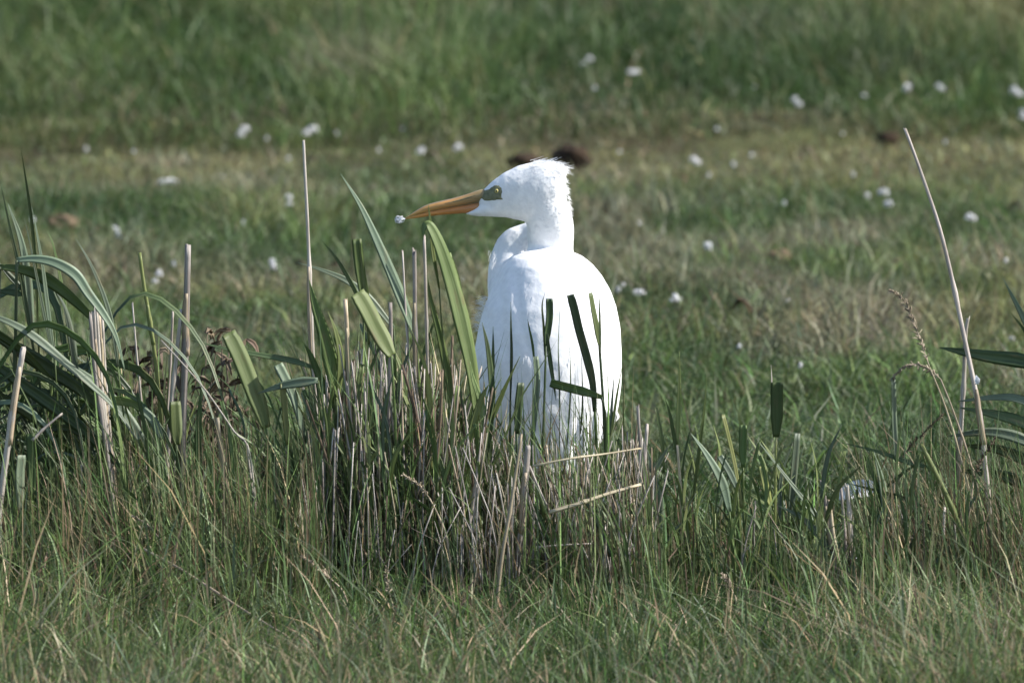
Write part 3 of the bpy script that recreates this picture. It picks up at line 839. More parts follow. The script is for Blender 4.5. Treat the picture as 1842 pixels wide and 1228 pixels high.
stalk('thin pale straw alone in front of the brown weed clump', -.26, [(262, 820), (252, 700), (246, 640), (238, 545)], 5, 'straw', 268, .02, None, .4)
for k, (dx, ty, tx) in enumerate(((-10, 566, 162), (-4, 556, 168), (2, 552, 173), (7, 558, 178), (12, 572, 184))):
    stalk('pale broken stalk in the tight bundle of five beside the arching leaf', -.48+.012*k, [(206+dx*.4, 900), (192+dx*.5, 780), (180+dx*.8, 680), (tx, ty)], 8.5-k*.4, 'straw' if k != 3 else 'gold', 214+dx*.4, .0, ((182+dx*.8, 700), (176+dx, 610)) if k in (1, 3) else None, .25, .008)['group'] = 'bundle of five broken stalks'
stalk('thick grey stalk leaning out under the dark arching leaves', -.58, [(-2, 930), (14, 800), (27, 710), (42, 626)], 12, 'straw', -8, .0, ((16, 800), (36, 660)), .15)
stalk('reddish straw stub with a cut top in the grass', -.50, [(413, 930), (403, 850), (396, 800), (391, 753)], 9, 'gold', 420, .0, None, .1)
stalk('split topped pale stalk in the middle of the tuft', -.36, [(752, 860), (749, 720), (747, 600), (746, 510), (745, 452)], 9, 'straw', 754, .0, ((749, 690), (746, 545)), .2, .010)
stalk('slender pointed straw beside the split topped stalk', -.35, [(742, 800), (735, 640), (729, 550), (724, 452)], 6, 'straw', 746, .01, None, .5)
stalk('slim straight straw close under the bill', -.34, [(771, 760), (768, 620), (766, 540), (763, 425)], 6.5, 'straw', 772, .01, None, .2)
stalk('brownish stalk beside the broad bright leaf', -.42, [(636, 900), (630, 760), (627, 650), (621, 540)], 9, 'gold', 640, .0, ((630, 700), (624, 590)), .15)
stalk('pale stalk nestled in the tuft below the long leaf', -.42, [(694, 860), (700, 720), (703, 620), (702, 545)], 8, 'straw', 690, .0, None, .15)
stalk('stout weathered stalk standing clear in the front of the tuft', -.56, [(932, 1000), (940, 930), (946, 840), (950, 800)], 12, 'straw', 924, .0, ((938, 960), (946, 850)), .15)
stalk('long pinkish straw propped against the front of the tuft', -.80, [(893, 1090), (903, 1000), (917, 920), (928, 850), (938, 780)], 8, 'gold', 887, .12, None, .4)
stalk('tall straw at the end of the tuft', -.40, [(1168, 1000), (1160, 900), (1152, 810), (1147, 730)], 7, 'straw', 1174, .0, ((1160, 900), (1153, 820)), .2)
stalk('pale straw with a frayed top at the end of the tuft', -.41, [(1162, 980), (1160, 880), (1160, 820), (1164, 768)], 7.5, 'straw', 1166, .0, None, .15, .008)
stalk('pale stalk of a leaning pair in the open grass', -.50, [(1502, 1010), (1492, 950), (1484, 900), (1478, 866)], 9, 'straw', 1516, .0, ((1497, 990), (1486, 910)), .3)
stalk('second stalk of the leaning pair in the open grass', -.52, [(1512, 1030), (1500, 970), (1492, 900)], 8, 'gold', 1520, .0, None, .2)
stalk('upright pale stalk with a white speck in front of the white feather', -.50, [(1536, 1010), (1530, 950), (1526, 900), (1523, 872)], 9, 'straw', 1540, .0, ((1533, 990), (1528, 920)), .2)
stalk('thin upright straw beside the white feather', -.48, [(1522, 1000), (1518, 940), (1513, 880)], 6, 'straw', 1526, .0, None, .2)
stalk('dark weathered stalk standing in the tangled grass', -.45, [(1644, 1010), (1645, 920), (1646, 862)], 8, 'brown', 1643, .0, None, .1)
stalk('white grey stalk standing in the tangled grass', -.47, [(1694, 1060), (1696, 980), (1699, 915)], 6, 'straw', 1692, .0, None, .1)
stalk('short pale stub with pointed top beside the tangled grass', -.50, [(1638, 1040), (1634, 990), (1631, 942)], 6, 'gold', 1640, .0, None, .2)
stalk('green brown stalk leaning steeply across the tangled grass', -.55, [(1765, 1040), (1728, 950), (1695, 875), (1657, 800)], 10, 'lime', 1792, .0, None, .15)
stalk('yellow green cut stem in front of the brown weed clump', -.30, [(292, 820), (283, 680), (270, 580), (259, 515), (251, 455)], 8, 'lime', 298, .02, ((276, 620), (266, 548)), .2, .002, 'green_reed_stem', 'reed stem')
stalk('thin diagonal straw sloping down across the grey stalks', -.52, [(452, 830), (420, 775), (372, 705), (325, 650), (290, 612)], 4, 'straw', 470, .0, None, .5)

# broken straws caught in the tuft
def loose(name, label, path, w, mat, Ys, shape='tube'):
    pts = catmull([P(a, b, y) for (a, b), y in zip(path, Ys)], 13)
    vf = tube(pts, [w/2000*(1-.35*i/12) for i in range(13)], 7, nodes=[5], jag=.004) if shape == 'tube' else ribbon(pts, wprofile(shape, 13, w/1000))
    o = mesh_obj(name, vf, M[mat], None, loc=pts[0]); tag(o, label, 'straw'); return o
loose('broken_straw', 'golden broken straw caught across the tuft', [(988, 921), (1040, 906), (1090, 889), (1152, 871)], 8, 'gold', [-.66, -.65, -.63, -.60])
loose('broken_straw', 'thin pale straw bridging the upper tuft', [(958, 838), (1030, 824), (1090, 816), (1152, 806)], 4.5, 'gold', [-.60, -.60, -.57, -.54])
loose('broken_straw', 'thin dead straw lying level low in the tuft', [(968, 984), (1010, 980), (1066, 977)], 4, 'straw', [-.60, -.60, -.58])
loose('broken_straw', 'slanting straw stub touching the golden broken straw', [(952, 838), (970, 880), (990, 922)], 5, 'straw', [-.55, -.56, -.57])
loose('broken_straw', 'forked white straw lying in the dark leaves', [(58, 792), (80, 770), (110, 745)], 6, 'straw', [-.62, -.61, -.6])
loose('fallen_stem', 'long pale grass stem fallen across the short turf', [(255, 985), (330, 1026), (420, 1085), (510, 1140), (600, 1195)], 5, 'husk', [-.78, -.86, -.98, -1.1, -1.22])
loose('fallen_stem', 'short pale grass stem fallen on the short turf', [(280, 1155), (320, 1190), (358, 1226)], 4, 'husk', [-1.2, -1.3, -1.42])
loose('twig', 'small dark twig lying on the short turf', [(172, 1200), (200, 1178), (222, 1180), (262, 1222)], 7, 'brown', [-1.30, -1.26, -1.28, -1.4])

# ---- green leaves and shoots
def shoot(label, Y, bx, leaf, w, mat, shape='blade', stem=None, sw=5, smat=None, lean=0.0, extra=(), name='reed_shoot', **op):
    """a stem from the ground to the leaf's foot, the leaf itself, and extra leaves"""
    st = ['g'] + (stem or []) + [leaf[0]]
    parts = [('stem', 'tube', smat or mat, st, sw, dict(taper=.35)), ('leaf', shape, mat, leaf, w, op)]
    for e in extra: parts.append(('leaf',)+tuple(e))
    return plant(name, label, 'reed', Y, bx, parts, lean)

shoot('long straight grey green leaf slanting up in front of the bill', -.36, 762, [(748, 610), (728, 555), (702, 490), (676, 430), (648, 370), (613, 313)], 24, 'blue', 'blade', [(757, 760)], 7, 'green', .03, tw=.6, dtw=-.2, fold=.12)
shoot('broad bent green leaf with a folded tip right under the bill', -.38, 862, [(858, 750), (846, 660), (826, 570), (806, 495), (788, 440), (771, 406), (763, 412), (761, 432)], 36, 'bright', 'blade', [(862, 850)], 8, 'green', .0,
      extra=[('cut', 'bright', [(852, 700), (842, 640), (828, 570), (815, 505), (800, 457)], 24, dict(dy=.012, tw=.2)), ('blade', 'green', [(820, 760), (806, 680), (790, 600), (775, 540), (770, 500)], 16, dict(dy=.02))], tw=.5, dtw=.2)
shoot('slim green leaf tip reaching up across the bill', -.37, 800, [(790, 520), (778, 450), (774, 400), (770, 366)], 8, 'bright', 'blade', [(800, 700)], 4, None, .0)
shoot('blunt dark green leaf standing upright beside the long leaf', -.37, 672, [(660, 570), (654, 530), (646, 480), (641, 430)], 19, 'green', 'cut', [(668, 760)], 5, 'bright', .0, extra=[('blade', 'bright', [(664, 620), (660, 560), (650, 470), (646, 440)], 7, dict(dy=-.006))])
shoot('broad glowing yellow green leaf with a square end', -.45, 712, [(704, 640), (692, 622), (674, 590), (656, 555), (640, 528)], 36, 'bright', 'cut', [(712, 800)], 6, 'green', .0, tw=.55, dtw=.1)
shoot('cupped green leaf at the foot of the tall thin stalk', -.40, 610, [(605, 720), (596, 660), (582, 600), (566, 548), (556, 503)], 30, 'green', 'blade', [(612, 860)], 6, 'green', .0, extra=[('blade', 'bright', [(606, 720), (612, 650), (604, 600), (590, 560)], 16, dict(dy=-.01)), ('blade', 'green', [(606, 740), (580, 690), (560, 640), (546, 616)], 16, dict(dy=.01))])
shoot('narrow pointed leaf slanting beside the blunt dark leaf', -.34, 668, [(652, 560), (640, 526), (618, 486), (598, 456), (577, 431)], 10, 'green', 'blade', [(664, 760)], 4, None, .0)
shoot('pale arching leaf crossing behind the tall thin stalk', -.30, 718, [(708, 590), (668, 542), (628, 508), (584, 488), (535, 472)], 16, 'blue', 'blade', [(716, 760)], 5, 'green', .0, tw=.5)
shoot('wide pale green leaf with a rounded cut end', -.46, 494, [(478, 770), (466, 735), (448, 690), (428, 640), (408, 600)], 36, 'bright', 'cut', [(490, 900)], 6, 'green', .0, tw=.55, dtw=.1)
shoot('dark leaf lying level behind the wide pale green leaf', -.38, 585, [(566, 662), (520, 648), (430, 632), (345, 613)], 13, 'dark', 'blade', [(580, 800)], 5, 'dark', .0)
shoot('blue green leaf lying nearly level in front of the tuft', -.50, 600, [(572, 684), (540, 688), (505, 694), (462, 708)], 21, 'blue', 'blade', [(590, 800)], 5, 'green', .0, tw=.3)
shoot('pale leathery leaf leaning behind the blue green leaf', -.44, 556, [(546, 790), (534, 730), (516, 690), (499, 656)], 20, 'blue', 'cut', [(554, 900)], 5, 'green', .0)
shoot('narrow green cut leaf among the straw stubs', -.50, 524, [(517, 800), (512, 740), (508, 690)], 11, 'lime', 'cut', [(522, 900)], 5, 'lime', .0)
shoot('upright pointed leaf beside the reddish straw stub', -.52, 350, [(354, 830), (358, 760), (362, 692)], 14, 'green', 'blade', [(352, 920)], 4, 'green', .0)
shoot('short square ended yellow green leaf', -.50, 322, [(318, 800), (315, 760), (313, 722)], 24, 'bright', 'cut', [(320, 900)], 5, 'green', .0)
shoot('pale rounded leaf end beside the grey stalks', -.50, 300, [(292, 790), (275, 756), (256, 737)], 16, 'blue', 'cut', [(298, 900)], 5, 'green', .0)

# the big arching reeds
shoot('tall dark reed stem with sword leaves', -.42, 112, [(62, 640), (48, 560), (34, 480), (18, 410), (0, 325)], 9, 'dark', 'blade', [(96, 850), (76, 720)], 7, 'dark', .0,
      extra=[('blade', 'blue', [(58, 610), (48, 500), (36, 430), (14, 366)], 20, dict(dy=.02)), ('blade', 'dark', [(40, 520), (20, 500), (0, 478), (-40, 440)], 14, {}), ('blade', 'dark', [(40, 530), (18, 526), (-30, 520)], 14, {})])
shoot('broad grey green reed leaf arching over with a hanging tip', -.46, 20, [(30, 468), (62, 466), (98, 473), (134, 494), (158, 528), (186, 566), (208, 606), (225, 668)], 23, 'blue', 'rleaf', [(24, 800), (28, 600)], 8, 'dark', .0, tw=-.25, dtw=-.3)
shoot('wide dark leaf lying under the arching grey green one', -.43, -10, [(0, 480), (44, 486), (84, 502), (122, 530), (160, 566), (186, 600)], 25, 'green', 'rleaf', [(-10, 800)], 7, 'dark', .0, tw=-.2, dtw=.4)
shoot('long pale edged leaf bowing down into the grass', -.50, -30, [(-20, 566), (20, 582), (60, 606), (110, 648), (160, 690), (206, 734), (252, 800)], 20, 'blue', 'rleaf', [(-30, 800)], 7, 'dark', .0, tw=-.5, dtw=-.3)
shoot('wide deep green leaf bowing low over the grass', -.44, -40, [(-20, 596), (30, 626), (90, 664), (150, 706), (206, 760)], 30, 'dark', 'rleaf', [(-38, 800)], 7, 'dark', .0, tw=-.1, dtw=.2)
shoot('dark lower leaf slanting beneath the bowing leaves', -.47, -60, [(-30, 640), (40, 690), (110, 740), (180, 800), (232, 862)], 28, 'dark', 'rleaf', [(-55, 820)], 7, 'dark', .0, tw=-.1, dtw=.3)
shoot('green leaf drooping at the foot of the bowing leaves', -.42, -50, [(-20, 700), (50, 742), (120, 786), (190, 850)], 25, 'green', 'rleaf', [(-48, 850)], 6, 'dark', .0, tw=-.2)
shoot('pale fluted leaf sloping behind the bundle of stalks', -.40, 300, [(270, 820), (240, 770), (200, 716), (150, 672), (90, 636)], 24, 'blue', 'blade', [(292, 920)], 6, 'green', .0, tw=.35)
shoot('slender upright spear leaf crossing the arching leaf', -.45, 112, [(98, 640), (86, 560), (76, 480), (66, 420), (57, 372)], 10, 'blue', 'blade', [(108, 820)], 5, 'green', .0)
shoot('thin spear leaf close beside the slender one', -.44, 104, [(94, 640), (80, 570), (66, 500), (54, 440), (44, 392)], 7, 'blue', 'blade', [(100, 820)], 4, 'green', .0)
shoot('thin blade with a pale tip among the arching leaves', -.40, 140, [(126, 640), (118, 560), (106, 490), (95, 440), (84, 412)], 8, 'green', 'blade', [(136, 820)], 4, 'green', .0)
shoot('curved spear leaf leaning out over the open turf', -.42, 232, [(212, 660), (200, 580), (182, 520), (160, 470), (135, 427)], 10, 'blue', 'blade', [(228, 820)], 4, 'green', .0)
shoot('very thin tall blade rising behind the arching reeds', -.15, 80, [(70, 640), (64, 480), (56, 390), (46, 320), (37, 264)], 7, 'green', 'blade', [(76, 800)], 4, 'green', .0)
shoot('twisted pale leaf standing beside the bundle of stalks', -.42, 150, [(138, 680), (126, 600), (114, 550), (98, 522)], 18, 'blue', 'blade', [(146, 820)], 5, 'green', .0, dtw=1.2)
shoot('stiff green blade standing in the low dark leaves', -.60, 62, [(58, 900), (57, 840), (54, 780)], 15, 'green', 'cut', [(60, 980)], 5, 'green', .0)
shoot('pale green paired blade low in the grass', -.61, 34, [(36, 920), (34, 860), (37, 818)], 20, 'blue', 'cut', [(35, 1000)], 5, 'green', .0)

# reeds standing in front of the white back, their shaded sides painted dark green
shoot('dark cut leaf on a thin stem against the white back', -.36, 974, [(982, 622), (984, 600), (988, 570), (988, 537)], 13, 'dark', 'cut', [(974, 900), (978, 760)], 6, 'dark', .0, extra=[('blade', 'dark', [(984, 600), (990, 650), (996, 690), (1000, 720)], 9, dict(dy=-.004)), ('blade', 'dark', [(980, 640), (978, 590), (975, 550), (980, 527)], 5, dict(dy=.004))])
shoot('long bent dark leaf with a cut end against the white back', -.35, 1076, [(1070, 740), (1066, 690), (1056, 645), (1042, 595), (1034, 560), (1026, 530)], 15, 'dark', 'cut', [(1074, 900), (1073, 800)], 8, 'green', .0, tw=.1)
shoot('forked cut leaf on a grey stem against the white back', -.34, 1098, [(1078, 620), (1074, 600), (1067, 565), (1060, 527)], 15, 'green', 'cut', [(1094, 900), (1086, 740)], 7, 'dark', .0, extra=[('blade', 'dark', [(1080, 640), (1079, 590), (1078, 550), (1076, 506)], 5, dict(dy=-.004))])
shoot('thin dark needle like stem against the shaded flank', -.36, 916, [(918, 720), (920, 640), (919, 590), (919, 543)], 6, 'dark', 'blade', [(917, 880)], 6, 'dark', .0)
shoot('stout grey green cut stem against the white back', -.37, 952, [(958, 790), (962, 720), (964, 680), (961, 641)], 13, 'blue', 'cut', [(953, 920)], 10, 'green', .0, fold=.35, extra=[('blade', 'green', [(962, 660), (958, 620), (952, 590), (949, 574)], 5, {})])
shoot('spreading green leaves in front of the shaded flank', -.40, 872, [(884, 720), (882, 670), (876, 620), (867, 579)], 13, 'dark', 'blade', [(876, 850)], 6, 'green', .0,
      extra=[('blade', 'green', [(878, 770), (896, 722), (914, 682), (936, 640)], 15, dict(dy=-.01)), ('blade', 'bright', [(872, 780), (866, 730), (850, 680), (846, 650)], 14, dict(dy=-.012)), ('blade', 'dark', [(886, 700), (887, 640), (887, 587)], 7, dict(dy=.004)), ('blade', 'bright', [(840, 810), (852, 760), (866, 716), (880, 690)], 16, dict(dy=-.02))])
shoot('short square cut leaf sticking out level across the back', -.37, 1084, [(1082, 714), (1050, 704), (1020, 696), (990, 688)], 16, 'green', 'cut', [(1088, 880), (1090, 760)], 6, 'dark', .0, tw=.1)
shoot('stubby dark cut leaf low against the white back', -.40, 926, [(930, 780), (932, 730), (936, 688)], 15, 'dark', 'cut', [(928, 900)], 6, 'dark', .0)
shoot('thin grey blade low against the wing', -.38, 1092, [(1096, 800), (1100, 730), (1105, 668)], 7, 'blue', 'blade', [(1094, 900)], 5, 'green', .0, extra=[('blade', 'green', [(1098, 790), (1108, 720), (1119, 658)], 6, {}), ('blade', 'dark', [(1094, 800), (1094, 740), (1093, 676)], 6, {})])
shoot('hair thin blade low against the white wing feathers', -.36, 1010, [(1006, 760), (1006, 690), (1004, 620), (1008, 548)], 4, 'blue', 'blade', [(1008, 900)], 3, 'green', .0, extra=[('blade', 'green', [(1020, 800), (1026, 700), (1025, 625)], 4, {}), ('blade', 'green', [(1044, 780), (1048, 720), (1046, 640)], 4, {})])
shoot('leafy green shoot bending over the lower tuft', -.58, 1112, [(1100, 1000), (1082, 950), (1062, 915), (1044, 888)], 12, 'blue', 'blade', [(1110, 1060)], 5, 'green', .0)

# reeds in the open grass
shoot('paddle shaped cut leaf on a jointed yellow stem', -.42, 1393, [(1396, 786), (1397, 750), (1397, 715), (1397, 687)], 22, 'green', 'cut', [(1394, 960), (1395, 860)], 6, 'lime', .0, extra=[('blade', 'straw', [(1388, 700), (1388, 680), (1387, 656)], 3, {})], tw=.05, dtw=0)
shoot('tall grey green cut stem beside the paddle shaped leaf', -.41, 1418, [(1420, 920), (1426, 850), (1432, 779)], 15, 'blue', 'cut', [(1419, 1000)], 8, 'green', .0, fold=.3)
shoot('small dark paddle leaf on a thin stem', -.43, 1340, [(1337, 840), (1336, 800), (1337, 764)], 14, 'green', 'cut', [(1338, 960)], 4, 'green', .0, tw=.05, dtw=0)
shoot('thin leaning stem with a cut tip among the single reeds', -.44, 1350, [(1336, 920), (1322, 840), (1311, 790), (1300, 746)], 8, 'lime', 'cut', [(1344, 1000)], 5, 'green', .0)
shoot('pale silvery leaf folded over among the single reeds', -.46, 1326, [(1312, 920), (1298, 868), (1272, 820), (1242, 778)], 20, 'blue', 'blade', [(1320, 990)], 5, 'green', .0, tw=.4)
shoot('short silvery leaf standing in the single reeds', -.47, 1336, [(1326, 880), (1312, 850), (1294, 820)], 13, 'blue', 'cut', [(1332, 980)], 5, 'green', .0)
shoot('forked pale shoot with reddish base beyond the end of the tuft', -.42, 1230, [(1218, 800), (1220, 740), (1222, 690), (1222, 632)], 9, 'bright', 'blade', [(1228, 980), (1224, 880)], 7, 'gold', .0, extra=[('blade', 'green', [(1220, 830), (1212, 780), (1204, 740), (1196, 716)], 8, {}), ('blade', 'green', [(1246, 900), (1256, 820), (1266, 740), (1272, 672)], 8, {})])
shoot('small upright cut blade just beyond the end of the tuft', -.38, 1204, [(1194, 850), (1190, 790), (1179, 733)], 8, 'green', 'cut', [(1202, 960)], 4, 'green', .0)
shoot('grey green leaf hanging at the end of the tuft', -.44, 1190, [(1186, 960), (1182, 900), (1172, 850), (1164, 806)], 26, 'blue', 'blade', [(1190, 1020)], 6, 'green', .0, extra=[('blade', 'blue', [(1166, 860), (1186, 830), (1204, 800)], 12, {})])
shoot('long pale blade sloping down through the single reeds', -.45, 1556, [(1522, 1000), (1472, 932), (1420, 866), (1360, 788)], 12, 'blue', 'blade', [(1545, 1040)], 5, 'green', .0, tw=.4)
shoot('whitish bent blade low among the single reeds', -.50, 1530, [(1512, 1010), (1470, 960), (1440, 930), (1398, 908)], 15, 'blue', 'blade', [(1524, 1050)], 5, 'green', .0, tw=.6)
shoot('yellowing cut leaf leaning on the jointed yellow stem', -.44, 1388, [(1386, 910), (1378, 880), (1370, 838)], 13, 'lime', 'cut', [(1387, 990)], 4, 'green', .0)
shoot('upright pale reed leaf in front of the white feather', -.44, 1600, [(1598, 1000), (1594, 920), (1584, 860), (1572, 812)], 20, 'blue', 'blade', [(1600, 1040)], 6, 'green', .0, extra=[('blade', 'green', [(1596, 960), (1578, 880), (1562, 830), (1552, 800)], 10, {})])
shoot('cut blade standing under the drooping seed head', -.40, 1616, [(1612, 830), (1608, 760), (1606, 678)], 12, 'blue', 'cut', [(1615, 960)], 5, 'green', .0)
shoot('dark thin leaf pointing level above the white feather', -.40, 1690, [(1672, 840), (1630, 830), (1580, 812), (1510, 795)], 10, 'dark', 'blade', [(1684, 960)], 4, 'dark', .0)
shoot('dark sloping leaf just in front of the white feather', -.44, 1680, [(1660, 910), (1620, 894), (1570, 880), (1522, 868)], 9, 'dark', 'blade', [(1675, 1000)], 4, 'dark', .0)
shoot('dark stiff blade rising from behind the dark thin leaf', -.42, 1560, [(1592, 878), (1624, 850), (1672, 820)], 8, 'dark', 'blade', [(1572, 960)], 4, 'dark', .0)
# the reed just past the edge of the picture, its leaves reaching in
plant('reed_shoot', 'reed with five long dark leaves reaching across the tall leaning stalk', 'reed', -.36, 1905, [
    ('stem', 'tube', 'dark', ['g', (1902, 900), (1896, 700), (1890, 500)], 9),
    ('leaf', 'rleaf', 'dark', [(1896, 668), (1842, 650), (1770, 640), (1690, 625)], 30, dict(tw=.1, dtw=.1)),
    ('leaf', 'rleaf', 'blue', [(1898, 760), (1842, 722), (1795, 715), (1722, 722)], 18, dict(tw=.5)),
    ('leaf', 'rleaf', 'dark', [(1900, 800), (1842, 762), (1790, 746), (1726, 733)], 24, dict(tw=.1)),
    ('leaf', 'rleaf', 'blue', [(1900, 830), (1842, 792), (1780, 777), (1706, 784)], 24, dict(tw=.4, dy=-.02)),
    ('leaf', 'rleaf', 'dark', [(1900, 860), (1842, 826), (1790, 806), (1730, 800)], 24, dict(tw=.1, dy=.02)),
    ('leaf', 'rleaf', 'dark', [(1900, 900), (1842, 868), (1780, 850), (1716, 846)], 26, dict(tw=.1, dy=.03)),
    ('leaf', 'blade', 'blue', [(1892, 680), (1860, 610), (1830, 550), (1804, 500)], 15, dict(tw=.1)),
    ('leaf', 'blade', 'green', [(1894, 720), (1868, 660), (1846, 600), (1816, 560)], 10, dict(tw=.1))])

# seed heads
def seedhead(label, Y, bx, stem, head, mat='husk', spread=12, count=38, w=5):
    root = plant('seeding_grass', label, 'grass stem', Y, bx, [('stem', 'tube', 'gold', ['g']+stem, w, dict(taper=.5))])
    pts = catmull([P(a, b, Y) for a, b in head], count)
    T = frames(pts); vf = [tube(pts, [.0011*(1-.6*i/(count-1)) for i in range(count)], 5)]
    for i in range(2, count):
        p, t = pts[i], T[i]
        for _ in range(3):
            dv = (t*1.1 + Vector((random.gauss(0, .55), random.gauss(0, .5), random.gauss(0, .45)))).normalized()
            ln = random.uniform(.4, 1)*spread/1000*(1.2-.5*i/count)
            q = catmull([p, p+dv*ln*.5, p+dv*ln+Vector((0, 0, -ln*.15))], 4)
            vf.append(ribbon(q, [.0007, .0022, .0026, .0006], fold=.3, twist=random.uniform(0, 3)))
    o = mesh_obj('seed_head', join(*vf), M[mat], root); o['kind'] = 'stuff'
    return root
seedhead('feathery beige seed head nodding beside the very tall stalk', -.42, 1775, [(1758, 950), (1730, 830), (1700, 730), (1672, 660)], [(1672, 660), (1655, 610), (1640, 570), (1626, 540), (1604, 523)], spread=18, w=5)
seedhead('drooping beige seed head bent over in a hook', -.40, 1792, [(1775, 960), (1748, 840), (1715, 740), (1692, 682)], [(1692, 682), (1672, 664), (1648, 656), (1626, 660), (1606, 680)], spread=12, w=5)
seedhead('small dark seed head low beside the very tall stalk', -.44, 1720, [(1740, 950), (1752, 860)], [(1752, 860), (1764, 830), (1778, 806), (1790, 788)], 'brown', spread=12, count=24)
seedhead('dark seed head slanting above the tangled grass', -.38, 1600, [(1606, 900), (1616, 830)], [(1616, 830), (1640, 800), (1668, 772), (1692, 748)], 'brown', spread=12, count=24)
seedhead('golden seed head bent over the front of the tuft', -.60, 815, [(806, 980), (790, 930), (772, 895)], [(772, 895), (757, 876), (742, 864), (726, 854)], 'gold', spread=11, count=26)
seedhead('reddish seed head lying low in front of the tuft', -.74, 640, [(618, 1066), (600, 1045)], [(600, 1045), (580, 1028), (562, 1012), (545, 1002)], 'gold', spread=14, count=20)
seedhead('pale upright seed head low in front of the tuft', -.78, 712, [(706, 1090), (702, 1074)], [(702, 1074), (699, 1060), (696, 1040), (694, 1022)], 'husk', spread=12, count=18)
seedhead('pale drooping seed head deep in the grass by the bundle of stalks', -.72, 262, [(300, 1000), (282, 962)], [(282, 962), (268, 946), (255, 936), (242, 930)], 'husk', spread=12, count=18)
seedhead('thin pale seed head in the grass below the single reeds', -.70, 1330, [(1324, 1080), (1318, 1064)], [(1318, 1064), (1312, 1052), (1306, 1042), (1300, 1034)], 'husk', spread=14, count=18)

# ------------------------------------------------------------------ the many look-alike stalks and shoots
def stalk_variant(i):
    h = 0.40
    b = Vector((random.uniform(-.035, .035), random.uniform(-.025, .025), 0))
    pts = catmull([Vector((0, 0, -.012)), Vector((b.x*.2, b.y*.2, h*.35)), Vector((b.x*.6, b.y*.6, h*.7)), Vector((b.x*1.4, b.y*1.4, h))], 11)
    r = random.uniform(.0012, .0030)
    mat = M[['straw', 'brown', 'gold', 'brown', 'straw', 'brown', 'straw', 'gold', 'brown', 'straw'][i % 10]]
    o = mesh_obj('dry_reed_stalk', tube(pts, [r*(1-.3*k/10) for k in range(11)], 6, nodes=[random.choice((3, 4)), random.choice((7, 8))], jag=.006), mat)
    q = pts[random.choice((3, 4)):random.choice((7, 8, 9))]
    q = [p+Vector((0, -r*1.05, 0)) for p in q]
    if i % 3 == 0: q[-1] += Vector((random.uniform(-.02, .02), -.012, -.004))
    c = mesh_obj('leaf_sheath', ribbon(catmull(q, 7), [r*2.6, r*2.8, r*2.8, r*2.6, r*2.2, r*1.6, r*.6], fold=-.3, twist=random.uniform(-.4, .4)), M['straw' if i % 2 else 'gold'], None)
    c.parent = o
    return o
def shoot_variant(i):
    h = 0.36; root = bpy.data.objects.new('green_shoot', None); root.empty_display_size = .03; link(root)
    b = Vector((random.uniform(-.03, .03), random.uniform(-.02, .02), 0))
    top = Vector((b.x, b.y, h*random.uniform(.5, .7)))
    pts = catmull([Vector((0, 0, -.012)), Vector((b.x*.3, b.y*.3, top.z*.5)), top], 8)
    mats = ['green', 'bright', 'bright', 'green', 'blue', 'bright', 'lime', 'bright', 'green', 'bright']
    mesh_obj('stem', tube(pts, [.0024*(1-.4*k/7) for k in range(8)], 6, nodes=[3]), M['green' if i % 3 else 'lime'], root)
    nl = [2, 3, 2, 1, 3, 2, 1, 3, 2, 3][i % 10]
    for k in range(nl):
        s = pts[[7, 5, 4][k]]
        side = random.choice((-1, 1)); ln = h*random.uniform(.30, .52)
        cut = random.random() < 0.4 and k == 0
        sp = random.uniform(.08, .28) if cut or k == 0 else random.uniform(.2, .65)
        e = s + Vector((side*sp*ln, random.uniform(-.2, .2)*ln, ln*(1-.5*sp)))
        m_ = s.lerp(e, .5)+Vector((-side*sp*ln*.18, 0, ln*.06))
        w = random.uniform(.005, .0115)
        mesh_obj('leaf', ribbon(catmull([s-Vector((0, 0, .01)), m_, e], 10), wprofile('cut' if cut else 'blade', 10, w), .16, random.uniform(-.7, .7), random.uniform(-.8, .8)), M[mats[(i+k*3) % 10]], root)
    return root

def arch_variant(i):
    root = bpy.data.objects.new('arching_reed', None); root.empty_display_size = .03; link(root)
    h = 0.36; pts = catmull([Vector((0, 0, -.012)), Vector((.01, .0, h*.4)), Vector((.03, .01, h*.72))], 8)
    mesh_obj('stem', tube(pts, [.0028*(1-.4*k/7) for k in range(8)], 6, nodes=[3]), M['dark' if i % 2 else 'green'], root)
    for k in range([3, 4, 3, 4, 2, 3][i % 6]):
        q = pts[7-k]; ln = h*random.uniform(.55, .95); sd = 1 if random.random() < .8 else -1; up = random.uniform(.25, .6)
        e = q+Vector((sd*ln*.75, random.uniform(-.25, .15)*ln, ln*(up-.75)))
        m1 = q+Vector((sd*ln*.18, 0, ln*up*.55)); m2 = q+Vector((sd*ln*.48, random.uniform(-.08, .05)*ln, ln*up*.35))
        mesh_obj('leaf', ribbon(catmull([q, m1, m2, e], 14), wprofile('rleaf', 14, random.uniform(.006, .014)), .2, -sd*random.uniform(.1, .9), random.uniform(-.5, .5)), M[['green', 'dark', 'blue', 'green', 'dark', 'green'][(i+k) % 6]], root)
    return root

class Pool:
    def __init__(self, make, n):
        self.src = [make(i) for i in range(n)]; self.used = [False]*n; self.n = n
    def get(self, k):
        k %= self.n
        if not self.used[k]:
            self.used[k] = True; return self.src[k]
        return copy_tree(self.src[k])

